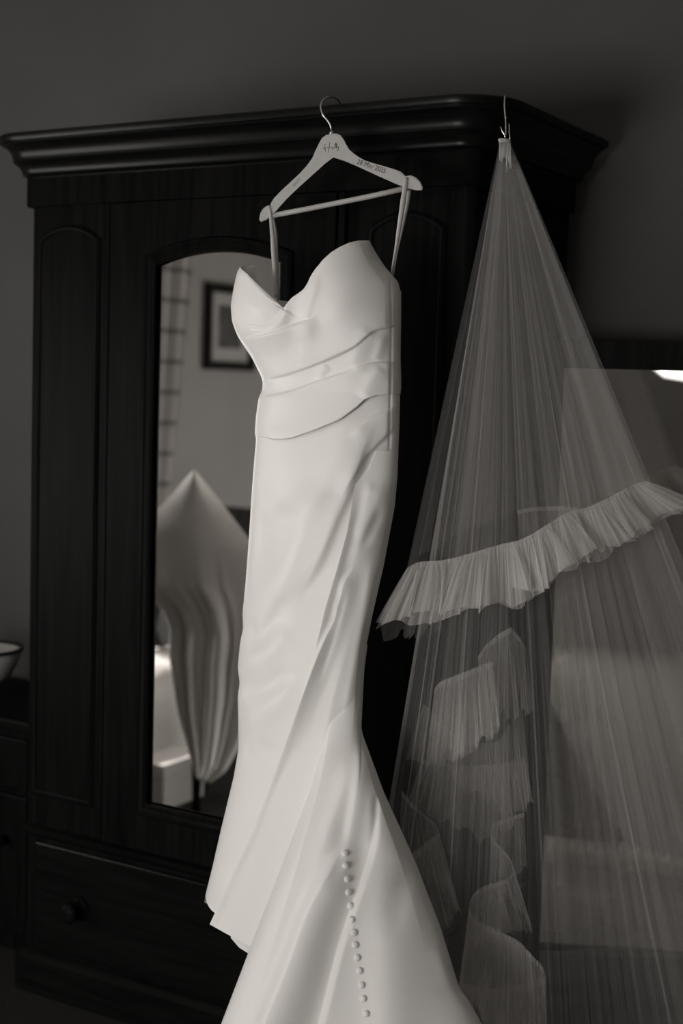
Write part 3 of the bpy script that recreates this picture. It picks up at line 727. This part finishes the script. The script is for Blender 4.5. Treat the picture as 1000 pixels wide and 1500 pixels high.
# the handwritten name as pen strokes
strokes = [[(476, 211), (475.6, 216), (476.5, 222)], [(482.5, 208), (482, 215), (481, 223)], [(473, 217.5), (478, 216.5), (484, 215.5), (487, 216.5), (488, 218.5), (486.5, 219), (486.5, 217), (488.5, 216.8), (490, 216), (491.6, 211), (491.2, 208.5), (490.3, 211), (490.2, 217), (491.8, 217.6), (493.5, 212), (493.4, 209), (492.3, 211.5), (492.2, 217), (493.2, 217.2)],
           [(493.2, 214.5), (493.6, 217), (495.2, 216.8), (496, 214.2), (495.6, 219), (494.2, 221.5), (493.4, 220)]]
for st in strokes:
    q = resample(st, max(8, 3*len(st)), 1)
    tube('lettering', [at(x, y, hang_d(x)-0.0078) for x, y in q], 0.00042, M['engrave'], body, 5)
settle(hg)

# ------------------------------------------------------------------ the veil
random.seed(4); rng = np.random.default_rng(7)
vl = thing('bridal_veil', 'sheer tulle wedding veil with gathered ruffle edges hanging off the wardrobe corner', 'veil', tuple(at(800, 1740, 2.64)*np.array([1, 1, 0])))
COMB = (739, 208)
def noise1(u, n, seed):
    r = np.random.default_rng(seed); k = r.uniform(-1, 1, n+4); x = np.asarray(u)*n+1; i = np.clip(np.floor(x).astype(int), 1, n+1); f = x-i
    a, b, c, d = k[i-1], k[i], k[i+1], k[np.minimum(i+2, n+3)]
    return b+0.5*f*(c-a+f*(2*a-5*b+4*c-d+f*(3*(b-c)+d-a)))
def sheet(name, tops, bots, mat, folds, ncol=420, nrow=120, d_top=2.628, bow=None, parent=vl, thick=None):
    """cloth falling from the comb to a lower edge; folds: (count, phase, sideways px, depth m)"""
    u = np.linspace(0, 1, ncol); t = (np.linspace(0, 1, nrow)**1.1)[:, None]
    tp = resample(tops, ncol); bt = resample(bots, ncol, 4)
    X = tp[:, 0]*(1-t)+bt[:, 0]*t; Y = tp[:, 1]*(1-t)+bt[:, 1]*t
    D = tp[:, 2]*(1-t) + bt[:, 2]*t
    if bow is not None: X = X + bow*np.sin(math.pi*t)*(u-0.5)
    edge = np.clip(np.minimum(u, 1-u)*14, 0, 1)
    for k, phs, ax, ad in folds:
        drift = np.clip(u + 0.35/k*np.sin(2.3*t+phs), 0, 1)
        X = X + ax*t**0.9*noise1(drift, k, int(phs*100))*edge
        D = D + ad*t**0.8*noise1(drift, k, int(phs*100)+50)
    uv = np.stack([np.broadcast_to(u, X.shape), np.broadcast_to(t, X.shape)], axis=-1)
    return grid(name, at(X, Y, D), mat, parent, uv=uv)
# upper layer (falls to the front ruffle)
SEAMF = [(596, 832), (612, 823), (640, 822), (668, 817), (705, 806), (735, 797), (760, 792), (782, 781), (805, 766), (830, 751), (862, 743), (895, 727), (925, 711), (945, 704.5)]
seam3 = [(x, y, 2.60 + 0.0002*(x-600) + 0.00045*max(0, x-800)) for x, y in SEAMF]
sheet('upper_layer', [(731, 212, 2.626), (748, 212, 2.632)], seam3, M['tulle'],
      [(12, 0.4, 10, 0.010), (34, 1.3, 5, 0.006), (80, 2.2, 2.2, 0.003)])
# back of the upper layer
seamb = [(612, 815, 2.70), (690, 775, 2.74), (757, 746, 2.745), (800, 741, 2.75), (850, 735, 2.79), (905, 720, 2.80), (945, 705, 2.765)]
sheet('upper_layer_back', [(733, 212, 2.634), (747, 212, 2.638)], seamb, M['tulle'], [(10, 1.4, 9, 0.008), (40, 0.3, 5, 0.004)], ncol=360)
# long layer: goes on to the floor
longb = [(548, 1300, 2.70), (560, 1480, 2.68), (590, 1640, 2.62), (690, 1655, 2.60), (760, 1650, 2.63), (800, 1610, 2.72), (870, 1590, 2.80), (990, 1560, 2.86), (1120, 1520, 2.90), (1268, 1470, 2.90)]
sheet('long_layer', [(732, 211, 2.630), (749, 211, 2.634)], longb, M['tulle_long'], [(9, 0.9, 34, 0.016), (26, 2.0, 17, 0.010), (70, 0.2, 6, 0.004)], ncol=900, nrow=150)
longc = [(575, 1640, 2.70), (640, 1655, 2.74), (720, 1640, 2.76), (775, 1600, 2.78), (805, 1560, 2.80), (900, 1540, 2.88), (1050, 1520, 2.92), (1230, 1450, 2.92)]
sheet('long_layer_back', [(733, 211, 2.640), (748, 211, 2.642)], longc, M['tulle_long'], [(8, 2.4, 34, 0.012), (24, 0.6, 16, 0.006), (60, 1.1, 5, 0.003)], ncol=760, nrow=150)

def ruffle(name, seam, drops, mat, nf, ax, ad, parent=vl, ncol=None, nrow=10, seed=1, band=True):
    """gathered strip: seam (px, px, depth) along its top edge, drops (px, px, depth) from seam to hem"""
    r = np.random.default_rng(seed); ncol = ncol or nf*12
    s = resample(seam, ncol, max(2, ncol//60)); dr_ = resample(drops, ncol, 3)
    u = np.linspace(0, 1, ncol); v = np.linspace(0, 1, nrow)[:, None]
    fr = np.zeros(ncol); fr2 = np.zeros(ncol)
    for m_, am in ((1.0, 1.5), (2.3, 0.9), (4.5, 0.28)):
        fr += am*noise1(u, int(nf*m_), int(r.integers(9999))); fr2 += am*noise1(u, int(nf*m_), int(r.integers(9999)))
    hem = 0.10*noise1(u, nf*2, seed+700) + 0.05*noise1(u, nf//3+2, seed+800)
    tng = np.gradient(s[:, :2], axis=0); tng = tng/np.maximum(1e-6, np.linalg.norm(tng, axis=1))[:, None]
    g = v**0.75
    X = s[:, 0] + dr_[:, 0]*v*(1+hem) + tng[:, 0]*ax*fr*g
    Y = s[:, 1] + dr_[:, 1]*v*(1+hem) + tng[:, 1]*ax*fr*g
    D = s[:, 2] + dr_[:, 2]*v + ad*fr2*g + 0.0012*np.sin(2*math.pi*nf*3.3*u)
    uv = np.stack([np.broadcast_to(u, X.shape), np.broadcast_to(v, X.shape)], axis=-1)
    o = grid(name, at(X, Y, D), mat, parent, uv=uv)
    if band:
        vb = np.linspace(-0.01, 0.07, 4)[:, None]
        Xb = s[:, 0]+dr_[:, 0]*vb + tng[:, 0]*1.2*fr*0.3; Yb = s[:, 1]+dr_[:, 1]*vb; Dd = s[:, 2]+dr_[:, 2]*vb-0.003+0.0015*fr2
        uvb = np.stack([np.broadcast_to(u, Xb.shape), np.broadcast_to(vb, Xb.shape)], axis=-1)
        grid('ruffle_seam', at(Xb, Yb, Dd), M['tulle_band'], o, uv=uvb)
    return o
# front ruffle, two gathered thicknesses
dF = [(-38, 82, 0.02), (-22, 92, 0.0), (-8, 88, -0.01), (-4, 86, -0.015), (-2, 84, -0.015), (2, 90, -0.015), (8, 94, -0.015), (12, 82, -0.015), (18, 78, -0.01), (34, 66, 0.0), (52, 50, 0.02), (56, 44, 0.03)]
ruffle('front_ruffle', seam3, dF, M['tulle_ruffle'], 22, 12.0, 0.012, seed=3)
ruffle('front_ruffle', seam3, [(a*0.97, b*0.93, c+0.006) for a, b, c in dF], M['tulle_ruffle'], 17, 13, 0.012, seed=11, band=False)
ruffle('front_ruffle', seam3[5:], [(a*1.02, b*0.84, c-0.008) for a, b, c in dF[4:]], M['tulle_ruffle'], 13, 15, 0.014, seed=14, band=False)
# the ruffle turning round the ends and along the back
ruffle('back_ruffle', [(757, 748, 2.745), (775, 744, 2.745), (800, 742, 2.745), (826, 742, 2.745), (860, 748, 2.745)], [(2, 82, 0), (3, 82, 0), (6, 80, 0), (12, 76, 0), (20, 70, 0)], M['tulle_back'], 9, 4, 0.006, seed=5)
ruffle('back_ruffle', [(596, 833, 2.60), (592, 837, 2.62), (594, 840, 2.64), (604, 838, 2.67), (640, 830, 2.70)], [(-38, 82, 0), (-34, 92, 0), (-20, 96, 0), (-8, 92, 0), (0, 86, 0)], M['tulle_back'], 8, 5, 0.006, seed=6, band=False)
# cascading edge ruffle seen inside the long layer
E1 = [(636, 1010, 2.715), (643, 1000, 2.71), (660, 993, 2.71), (688, 982, 2.71), (716, 971, 2.715), (722, 968, 2.72)]
dE1 = [(-14, 108, 0.0), (-14, 116, 0.0), (-10, 124, -0.01), (0, 116, -0.01), (6, 104, -0.01), (8, 100, 0.0)]
ruffle('edge_ruffle', E1, dE1, M['tulle_loops'], 22, 5, 0.006, seed=21)
ruffle('edge_ruffle', E1, [(a+3, b*0.96, c+0.006) for a, b, c in dE1], M['tulle_loops'], 18, 5, 0.006, seed=22, band=False)
E1b = [(700, 962, 2.745), (712, 944, 2.75), (728, 931, 2.75), (748, 919, 2.745), (762, 936, 2.755), (770, 950, 2.76)]
ruffle('edge_ruffle', E1b, [(6, 90, 0), (4, 110, 0), (6, 120, 0), (8, 118, 0), (12, 104, 0), (12, 92, 0)], M['tulle_loops'], 14, 4, 0.006, seed=29)
E2 = [(618, 1112, 2.755), (650, 1118, 2.75), (690, 1122, 2.75), (740, 1118, 2.755), (768, 1108, 2.765)]
ruffle('edge_ruffle', E2, [(-24, 60, 0), (-8, 92, 0), (2, 108, 0), (10, 88, 0), (16, 66, 0)], M['tulle_loops'], 14, 4, 0.006, seed=23, band=False)
E2b = [(620, 1030, 2.765), (680, 1090, 2.76), (730, 1086, 2.76), (764, 1030, 2.77)]
ruffle('edge_ruffle', E2b, [(-20, 84, 0), (0, 60, 0), (8, 90, 0), (16, 140, 0)], M['tulle_loops'], 12, 4, 0.006, seed=24, band=False)
E3 = [(588, 1158, 2.735), (600, 1174, 2.735), (618, 1190, 2.73), (636, 1205, 2.72), (643, 1217, 2.70), (634, 1228, 2.685), (618, 1240, 2.68), (598, 1254, 2.68)]
ruffle('edge_ruffle', E3, [(-6, 96, 0), (-4, 96, 0), (0, 92, 0), (10, 100, 0), (30, 110, 0), (34, 126, 0), (26, 134, 0), (16, 140, 0)], M['tulle_loops'], 20, 3.5, 0.006, seed=25)
E4 = [(768, 1190, 2.75), (747, 1197, 2.75), (724, 1205, 2.745), (716, 1214, 2.735), (720, 1228, 2.725), (734, 1243, 2.715), (748, 1258, 2.705), (754, 1272, 2.695), (747, 1286, 2.685), (728, 1293, 2.68), (706, 1299, 2.67), (691, 1311, 2.66), (685, 1329, 2.65), (694, 1346, 2.64), (724, 1361, 2.635), (760, 1379, 2.635), (780, 1401, 2.64), (796, 1417, 2.65), (800, 1440, 2.66)]
dE4 = [(8, 80, 0), (2, 84, 0), (-8, 90, 0), (-10, 92, 0), (-6, 90, 0), (0, 80, 0), (14, 84, 0), (30, 96, 0), (24, 84, 0), (16, 70, 0), (-4, 84, 0), (-20, 110, 0), (-16, 130, -0.01), (-6, 140, -0.015), (0, 140, -0.015), (4, 130, -0.015), (8, 120, -0.01), (6, 110, 0), (2, 90, 0)]
ruffle('edge_ruffle', E4, dE4, M['tulle_loops'], 40, 3.5, 0.006, seed=26)
ruffle('edge_ruffle', E4[9:], [(a, b*1.05, c+0.012) for a, b, c in dE4[9:]], M['tulle_loops'], 20, 5, 0.008, seed=27, band=False)
ruffle('edge_ruffle', [(672, 1440, 2.70), (720, 1450, 2.70), (780, 1440, 2.70), (800, 1430, 2.70)], [(0, 150, 0)]*4, M['tulle_loops'], 12, 4, 0.006, seed=28)
# where the veil runs out over the floor in front of the mirror: soft heaps with a ruffled edge
def floor_cloth(name, x0, x1, y0, y1, hgt, mat, seed, nx=90, ny=60):
    r = np.random.default_rng(seed); u = np.linspace(0, 1, nx); v = np.linspace(0, 1, ny)[:, None]
    X = x0+(x1-x0)*u+0*v; Y = y0+(y1-y0)*v+0*u; Z = np.zeros_like(X)
    for _ in range(14):
        a = r.uniform(0, 3.14); k = r.uniform(6, 26); Z = Z + r.uniform(0.2, 1)*np.abs(np.sin((X*math.cos(a)+Y*math.sin(a))*k+r.uniform(0, 6)))
    Z = 0.004+hgt*Z/Z.max()*np.clip(np.minimum(np.minimum(u, 1-u)*6, np.minimum(v, 1-v)*6), 0.1, 1)
    uv = np.stack([np.broadcast_to(u, X.shape), np.broadcast_to(v, X.shape)], axis=-1)
    return grid(name, np.stack([X, Y, Z], axis=-1), mat, vl, uv=uv)
floor_cloth('veil_end', -1.18, -0.30, 2.35, 3.03, 0.085, M['tulle_long'], 31)
# ruffled hem lying on the floor, met in the floor mirror
hl = np.array([fm_back(on_z(x, y, 0.014)) for x, y in ((800, 1255), (830, 1258), (870, 1262), (915, 1268), (960, 1274), (1000, 1280), (1060, 1290))])
hl = resample(hl, 420, 3); hv = np.linspace(0, 1, 10)[:, None, None]
ht = np.gradient(hl, axis=0); ht = ht/np.linalg.norm(ht, axis=1)[:, None]; hn = np.stack([-ht[:, 1], ht[:, 0], 0*ht[:, 0]], axis=1)
uu = np.linspace(0, 1, 420)
Ph = hl[None] + hn[None]*(hv-0.5)*0.11 + ht[None]*(0.012*np.sin(uu*170))[None, :, None]*hv
Ph[..., 2] = 0.018 + 0.065*(1-(2*hv[..., 0]-1)**2)*(0.75+0.25*np.sin(uu*120+2)+0.2*noise1(uu, 9, 5))
grid('hem_ruffle', Ph, M['tulle_hem'], vl, uv=np.stack([np.broadcast_to(uu, Ph.shape[:2]), np.broadcast_to(hv[..., 0], Ph.shape[:2])], axis=-1))
# the comb
cb = tube('comb', [at(x, y, 2.624) for x, y in ((730.5, 207), (733, 206), (739, 206), (747, 206.5))], [0.0045, 0.005, 0.0042, 0.0035], M['comb'], vl, 10)
for i in range(9):
    x = 731.5+i*1.9; ln = (34 if i > 4 else 24)+rng.uniform(-2, 8)*(1.6 if i in (5, 6) else 1)
    tube('comb_tooth', [at(x, 207, 2.624), at(x+ (0.8 if i > 4 else 0.3), 207+ln*0.6, 2.620), at(x+(1.5 if i > 4 else 0.4), 207+ln, 2.622)], [0.0013, 0.0012, 0.0008], M['comb'], cb, 6)
settle(vl)
vh = thing('wire_hook', 'thin twisted metal hook over the cornice corner holding the veil comb', 'hook', tuple(at(739, 205, 2.63)))
tube('hook_shank', [at(x, y, d) for x, y, d in ((740.5, 148, 2.70), (740.2, 141, 2.672), (739.6, 139.5, 2.652), (738.8, 146, 2.642), (738.5, 156, 2.638), (739.4, 166, 2.636), (740.2, 174, 2.634), (740.6, 186, 2.632), (740.4, 195, 2.630), (739.6, 203, 2.628))], 0.0016, M['chrome'], vh, 8)
tube('hook_prong', [at(x, y, 2.628) for x, y in ((732.5, 185.5), (735, 191), (737.4, 195.5), (739.4, 199), (739.6, 205))], [0.0012, 0.0013, 0.0018, 0.0014, 0.0012], M['chrome'], vh, 7)
tube('hook_prong', [at(x, y, 2.634) for x, y in ((745.2, 181), (745.6, 188), (745.4, 194), (746.5, 201), (747, 208))], [0.0014, 0.0012, 0.0014, 0.0016, 0.0014], M['chrome'], vh, 7)
lathe('hook_collar', [(0.002, 0), (0.0026, 0.002), (0.002, 0.004)], at(740.2, 174, 2.634), (0, 0, 1), M['chrome'], vh, 10)
settle(vh)

# ------------------------------------------------------------------ the room met in the wardrobe mirror
# curtain by the left window, check cloth
def yreal(px, X): return float(back(on_x(px, 500, X))[1])
y_a, y_b = yreal(219, XL+0.08), yreal(292, XL+0.08)
mc, tc_, bc = nt('checked_curtain_cloth')
bc.inputs['Roughness'].default_value = 0.85; bc.inputs['Specular IOR Level'].default_value = 0.1
g_ = tc_.nodes.new('ShaderNodeUVMap'); g_.uv_map = 'UVMap'; sp = tc_.nodes.new('ShaderNodeSeparateXYZ'); tc_.links.new(g_.outputs[0], sp.inputs[0])
def stripe(sock, freq, wd_):
    a = tc_.nodes.new('ShaderNodeMath'); a.operation = 'MULTIPLY'; a.inputs[1].default_value = freq
    f = tc_.nodes.new('ShaderNodeMath'); f.operation = 'FRACT'; l = tc_.nodes.new('ShaderNodeMath'); l.operation = 'LESS_THAN'; l.inputs[1].default_value = wd_
    tc_.links.new(sock, a.inputs[0]); tc_.links.new(a.outputs[0], f.inputs[0]); tc_.links.new(f.outputs[0], l.inputs[0]); return l
s1 = stripe(sp.outputs[1], 1/0.143, 0.16); s2 = stripe(sp.outputs[0], 2.0, 0.10)
mx = tc_.nodes.new('ShaderNodeMath'); mx.operation = 'MAXIMUM'; tc_.links.new(s1.outputs[0], mx.inputs[0]); tc_.links.new(s2.outputs[0], mx.inputs[1])
cm = tc_.nodes.new('ShaderNodeMix'); cm.data_type = 'RGBA'; cm.inputs[6].default_value = warm(0.42); cm.inputs[7].default_value = warm(0.18)
tc_.links.new(mx.outputs[0], cm.inputs[0]); tc_.links.new(cm.outputs[2], bc.inputs['Base Color'])
cu_ = np.linspace(0, 1, 90); cv = np.linspace(0, 1, 70)[:, None]
Zc = 2.42*(1-cv)+0.72*cv
yw = (y_b-y_a)
taper = 1-0.55*cv
Yc = y_a+0.05 + (yw-0.05)*(cu_*taper) + 0*cv; Xc = XL+0.075+0.035*np.sin(cu_*2*math.pi*3.0)*(0.7+0.3*cv)
cur = thing('curtain', 'checked curtain drawn back beside the window reflected in the wardrobe mirror', 'curtain', (XL+0.08, (y_a+y_b)/2, 0.72))
oc = grid('curtain_cloth', np.stack([Xc+0*Yc, Yc, Zc+0*Yc], axis=-1), mc, cur, uv=np.stack([np.broadcast_to(cu_, Yc.shape), np.broadcast_to(Zc, Yc.shape)], axis=-1))
so = oc.modifiers.new('thickness', 'SOLIDIFY'); so.thickness = 0.003
tube('curtain_pole', [(XL+0.075, y_b-0.1, 2.44), (XL+0.075, WIN1['y1']+0.25, 2.44)], 0.014, M['darkwood'], cur, 10)
settle(cur)
# framed picture
pz1, pz0 = float(on_x(330, 418, XL)[2]), float(on_x(330, 542, XL)[2])
py1 = yreal(303, XL+0.02); py0 = py1-0.42
pic = thing('framed_picture', 'dark framed picture with pale mount on the wall reflected in the wardrobe mirror', 'picture', (XL+0.015, (py0+py1)/2, pz0))
def frame4(name, y0, y1, z0, z1, w_, d0, d1, mat, par):
    for q in ((y0, y1, z1-w_, z1), (y0, y1, z0, z0+w_), (y0, y0+w_, z0+w_, z1-w_), (y1-w_, y1, z0+w_, z1-w_)):
        box(name, (XL+d0, XL+d1, q[0], q[1], q[2], q[3]), mat, par, bev=0.003)
frame4('frame_rail', py0, py1, pz0, pz1, 0.040, 0.002, 0.03, M['darkwood'], pic)
box('mount', (XL+0.004, XL+0.012, py0+0.04, py1-0.04, pz0+0.04, pz1-0.04), M['mat'], pic)
box('print', (XL+0.012, XL+0.0135, py0+0.11, py1-0.11, pz0+0.11, pz1-0.10), plain('dark_print', 0.06, 0.7, 0.2, noise=0.5, scale=14), pic)
settle(pic)
# bed along the left wall
bd = thing('bed', 'single bed with white quilt below the window reflected in the mirror', 'bed', (-3.68, 0.75, 0))
box('bed_frame', (-4.17, -3.29, -0.30, 1.85, 0.05, 0.20), M['darkwood'], bd, bev=0.006)
for x in (-4.15, -3.37):
    for y in (-0.28, 1.76): box('leg', (x, x+0.06, y, y+0.06, 0.0, 0.05), M['darkwood'], bd)
box('headboard', (-4.17, -3.25, -0.37, -0.32, 0.0, 0.92), M['darkwood'], bd, bev=0.01)
bu = np.linspace(0, 1, 60); bv = np.linspace(0, 1, 90)[:, None]
prof = resample([(-4.16, 0.20), (-4.16, 0.37), (-4.12, 0.40), (-3.34, 0.40), (-3.27, 0.385), (-3.24, 0.34), (-3.23, 0.06)], 60, 1)
Yq_ = -0.28+2.10*bv
Zq = prof[:, 1] + 0.010*np.sin(Yq_*26)*np.sin(prof[:, 0]*9) - 0.018*np.exp(-(((Yq_*3.4) % 1.0-0.5)/0.05)**2)*(prof[:, 1] > 0.3)
Xq_ = prof[:, 0] + 0.012*np.sin(Yq_*17+1)*np.clip((0.35-prof[:, 1])*6, 0, 1)
qo = grid('quilt', np.stack([Xq_, Yq_+0*Xq_, Zq], axis=-1), M['linen'], bd)
so = qo.modifiers.new('thickness', 'SOLIDIFY'); so.thickness = 0.012
bm = bmesh.new(); bmesh.ops.create_uvsphere(bm, u_segments=28, v_segments=16, radius=1.0)
for v in bm.verts:
    e = lambda c: math.copysign(abs(c)**0.55, c)
    v.co = Vector((-3.80+0.28*e(v.co.x), -0.02+0.22*e(v.co.y), 0.48+0.075*v.co.z*(1.1-0.5*max(abs(v.co.x), abs(v.co.y))**4)))
bm_obj('pillow', bm, M['linen'], bd, smooth=True)
settle(bd)
# black bag on the bed
c0 = back(on_z(234, 944, 0.43)); s_ = 0.13
bg_ = thing('handbag', 'small black bag lying on the white quilt', 'bag', (float(c0[0]), float(c0[1]), 0.428))
hx = [(-0.05, 0), (0.06, -0.0), (0.115, 0.09), (0.09, 0.20), (0.02, 0.27), (-0.07, 0.22), (-0.10, 0.10)]
prism('bag_body', hx, lambda a, b, h: (float(c0[0])+h, float(c0[1])-a, 0.428+b*0.85), -0.05, 0.05, M['black'], bg_, bev=0.012)
tube('bag_handle', [(float(c0[0]), float(c0[1])-0.03+0.08*math.cos(a), 0.60+0.07*math.sin(a)) for a in np.linspace(0.1, 3.0, 12)], 0.008, M['black'], bg_, 8)
settle(bg_)
# chair with a satin throw hung over its back
vb = lambda px, py, d: back(at(px, py, d))
feet = [back(on_z(x, y, 0.0)) for x, y in ((288, 1196), (372, 1192), (366, 1158), (298, 1160))]
ch = thing('dining_chair', 'dark wooden chair hidden under a pale satin throw', 'chair', tuple(feet[0]))
topz = float(at(285, 690, 4.95)[2])
for p in feet[:2]: lathe('leg', [(0.012, 0), (0.016, 0.03), (0.014, 0.06), (0.020, 0.2), (0.024, 0.43)], p, (0, 0, 1), M['darkwood'], ch, 12)
for p in feet[2:]: tube('back_post', [p, p+np.array([0, 0, 0.5]), p+np.array([-0.03, -0.02, 0.86])], 0.017, M['darkwood'], ch, 10)
prism('seat', [(float(p[0]), float(p[1])) for p in feet], xyz, 0.43, 0.47, M['darkwood'], ch, bev=0.006)
prism('back_rail', [(0, 0), (1, 0), (1, 1), (0, 1)], lambda a, b, h: tuple(feet[3]*(1-a)+feet[2]*a+np.array([-0.03+h, -0.02, 0.74+0.12*b])), -0.01, 0.01, M['darkwood'], ch)
settle(ch)
tu = np.linspace(0, 1, 120); tv = np.linspace(0, 1, 100)[:, None]
Lt_ = resample([(285, 690), (252, 728), (208, 775), (204, 860), (238, 888), (252, 920), (250, 960), (262, 1040), (282, 1110), (290, 1140)], 100, 1)
Rt_ = resample([(286, 690), (330, 745), (375, 805), (392, 880), (388, 960), (372, 1040), (352, 1090), (330, 1130), (306, 1146)], 100, 1)
TX = Lt_[:, 0][:, None]*(1-tu)+Rt_[:, 0][:, None]*tu; TY = Lt_[:, 1][:, None]*(1-tu)+Rt_[:, 1][:, None]*tu
amp = sstep((tv-0.25)/0.4)
Dth = 4.92 - 0.22*np.sin(math.pi*tu)*(0.4+0.6*tv) - 0.02*amp*np.sin(tu*2*math.pi*4.5+0.8*tv) - 0.05*amp*noise1(tu+0*tv, 9, 77) - 0.02*amp*noise1(tu+0*tv, 22, 78) - 0.30*tv
th = grid('satin_throw', back(at(TX, TY, Dth)), M['cream_satin'])
so = th.modifiers.new('thickness', 'SOLIDIFY'); so.thickness = 0.004
tag(th, 'pale satin throw draped in folds over a chair, seen in the mirror', 'throw')
# white shoe box on the floor
sb_ = back(on_z(248, 1116, 0.14)); sx_, sy_ = float(sb_[0]), float(sb_[1])
sh = thing('shoe_box', 'white shoe box on the carpet beside the bed', 'box', (sx_, sy_, 0))
box('box_base', (sx_-0.07, sx_+0.07, sy_-0.12, sy_+0.12, 0.0, 0.13), M['linen'], sh, bev=0.004)
box('box_lid', (sx_-0.074, sx_+0.074, sy_-0.124, sy_+0.124, 0.115, 0.165), M['linen'], sh, bev=0.004)
settle(sh)
# lamp met in the floor mirror
lv = at(1006, 530, 6.6); lr = fm_back(lv)
lp = thing('pendant_lamp', 'glowing white glass pendant lamp reflected in the floor mirror', 'lamp', tuple(lr))
lathe('lamp_shade', [(0.02, 0.10), (0.09, 0.085), (0.145, 0.045), (0.160, 0.0), (0.148, -0.035), (0.10, -0.070), (0.0, -0.085)], lr, (0, 0, 1), M['lamp'], lp, 32)
tube('lamp_cord', [(lr[0], lr[1], lr[2]+0.095), (lr[0], lr[1], ZC-0.03)], 0.004, M['black'], lp, 8)
lathe('ceiling_rose', [(0.05, 0), (0.045, -0.02), (0.01, -0.03)], (lr[0], lr[1], ZC), (0, 0, 1), M['white_paint'], lp, 20)
settle(lp)
# pale rug in front of the mirror
rg = tag(box('rug', (-1.95, 1.7, -2.27, 2.30, 0.0, 0.012), plain('pale_wool_rug', 0.30, 0.95, 0.05, noise=0.15, scale=120, bump=0.8, bscale=420), bev=0.004), 'pale wool rug on the dark carpet reflected in the floor mirror', 'rug')
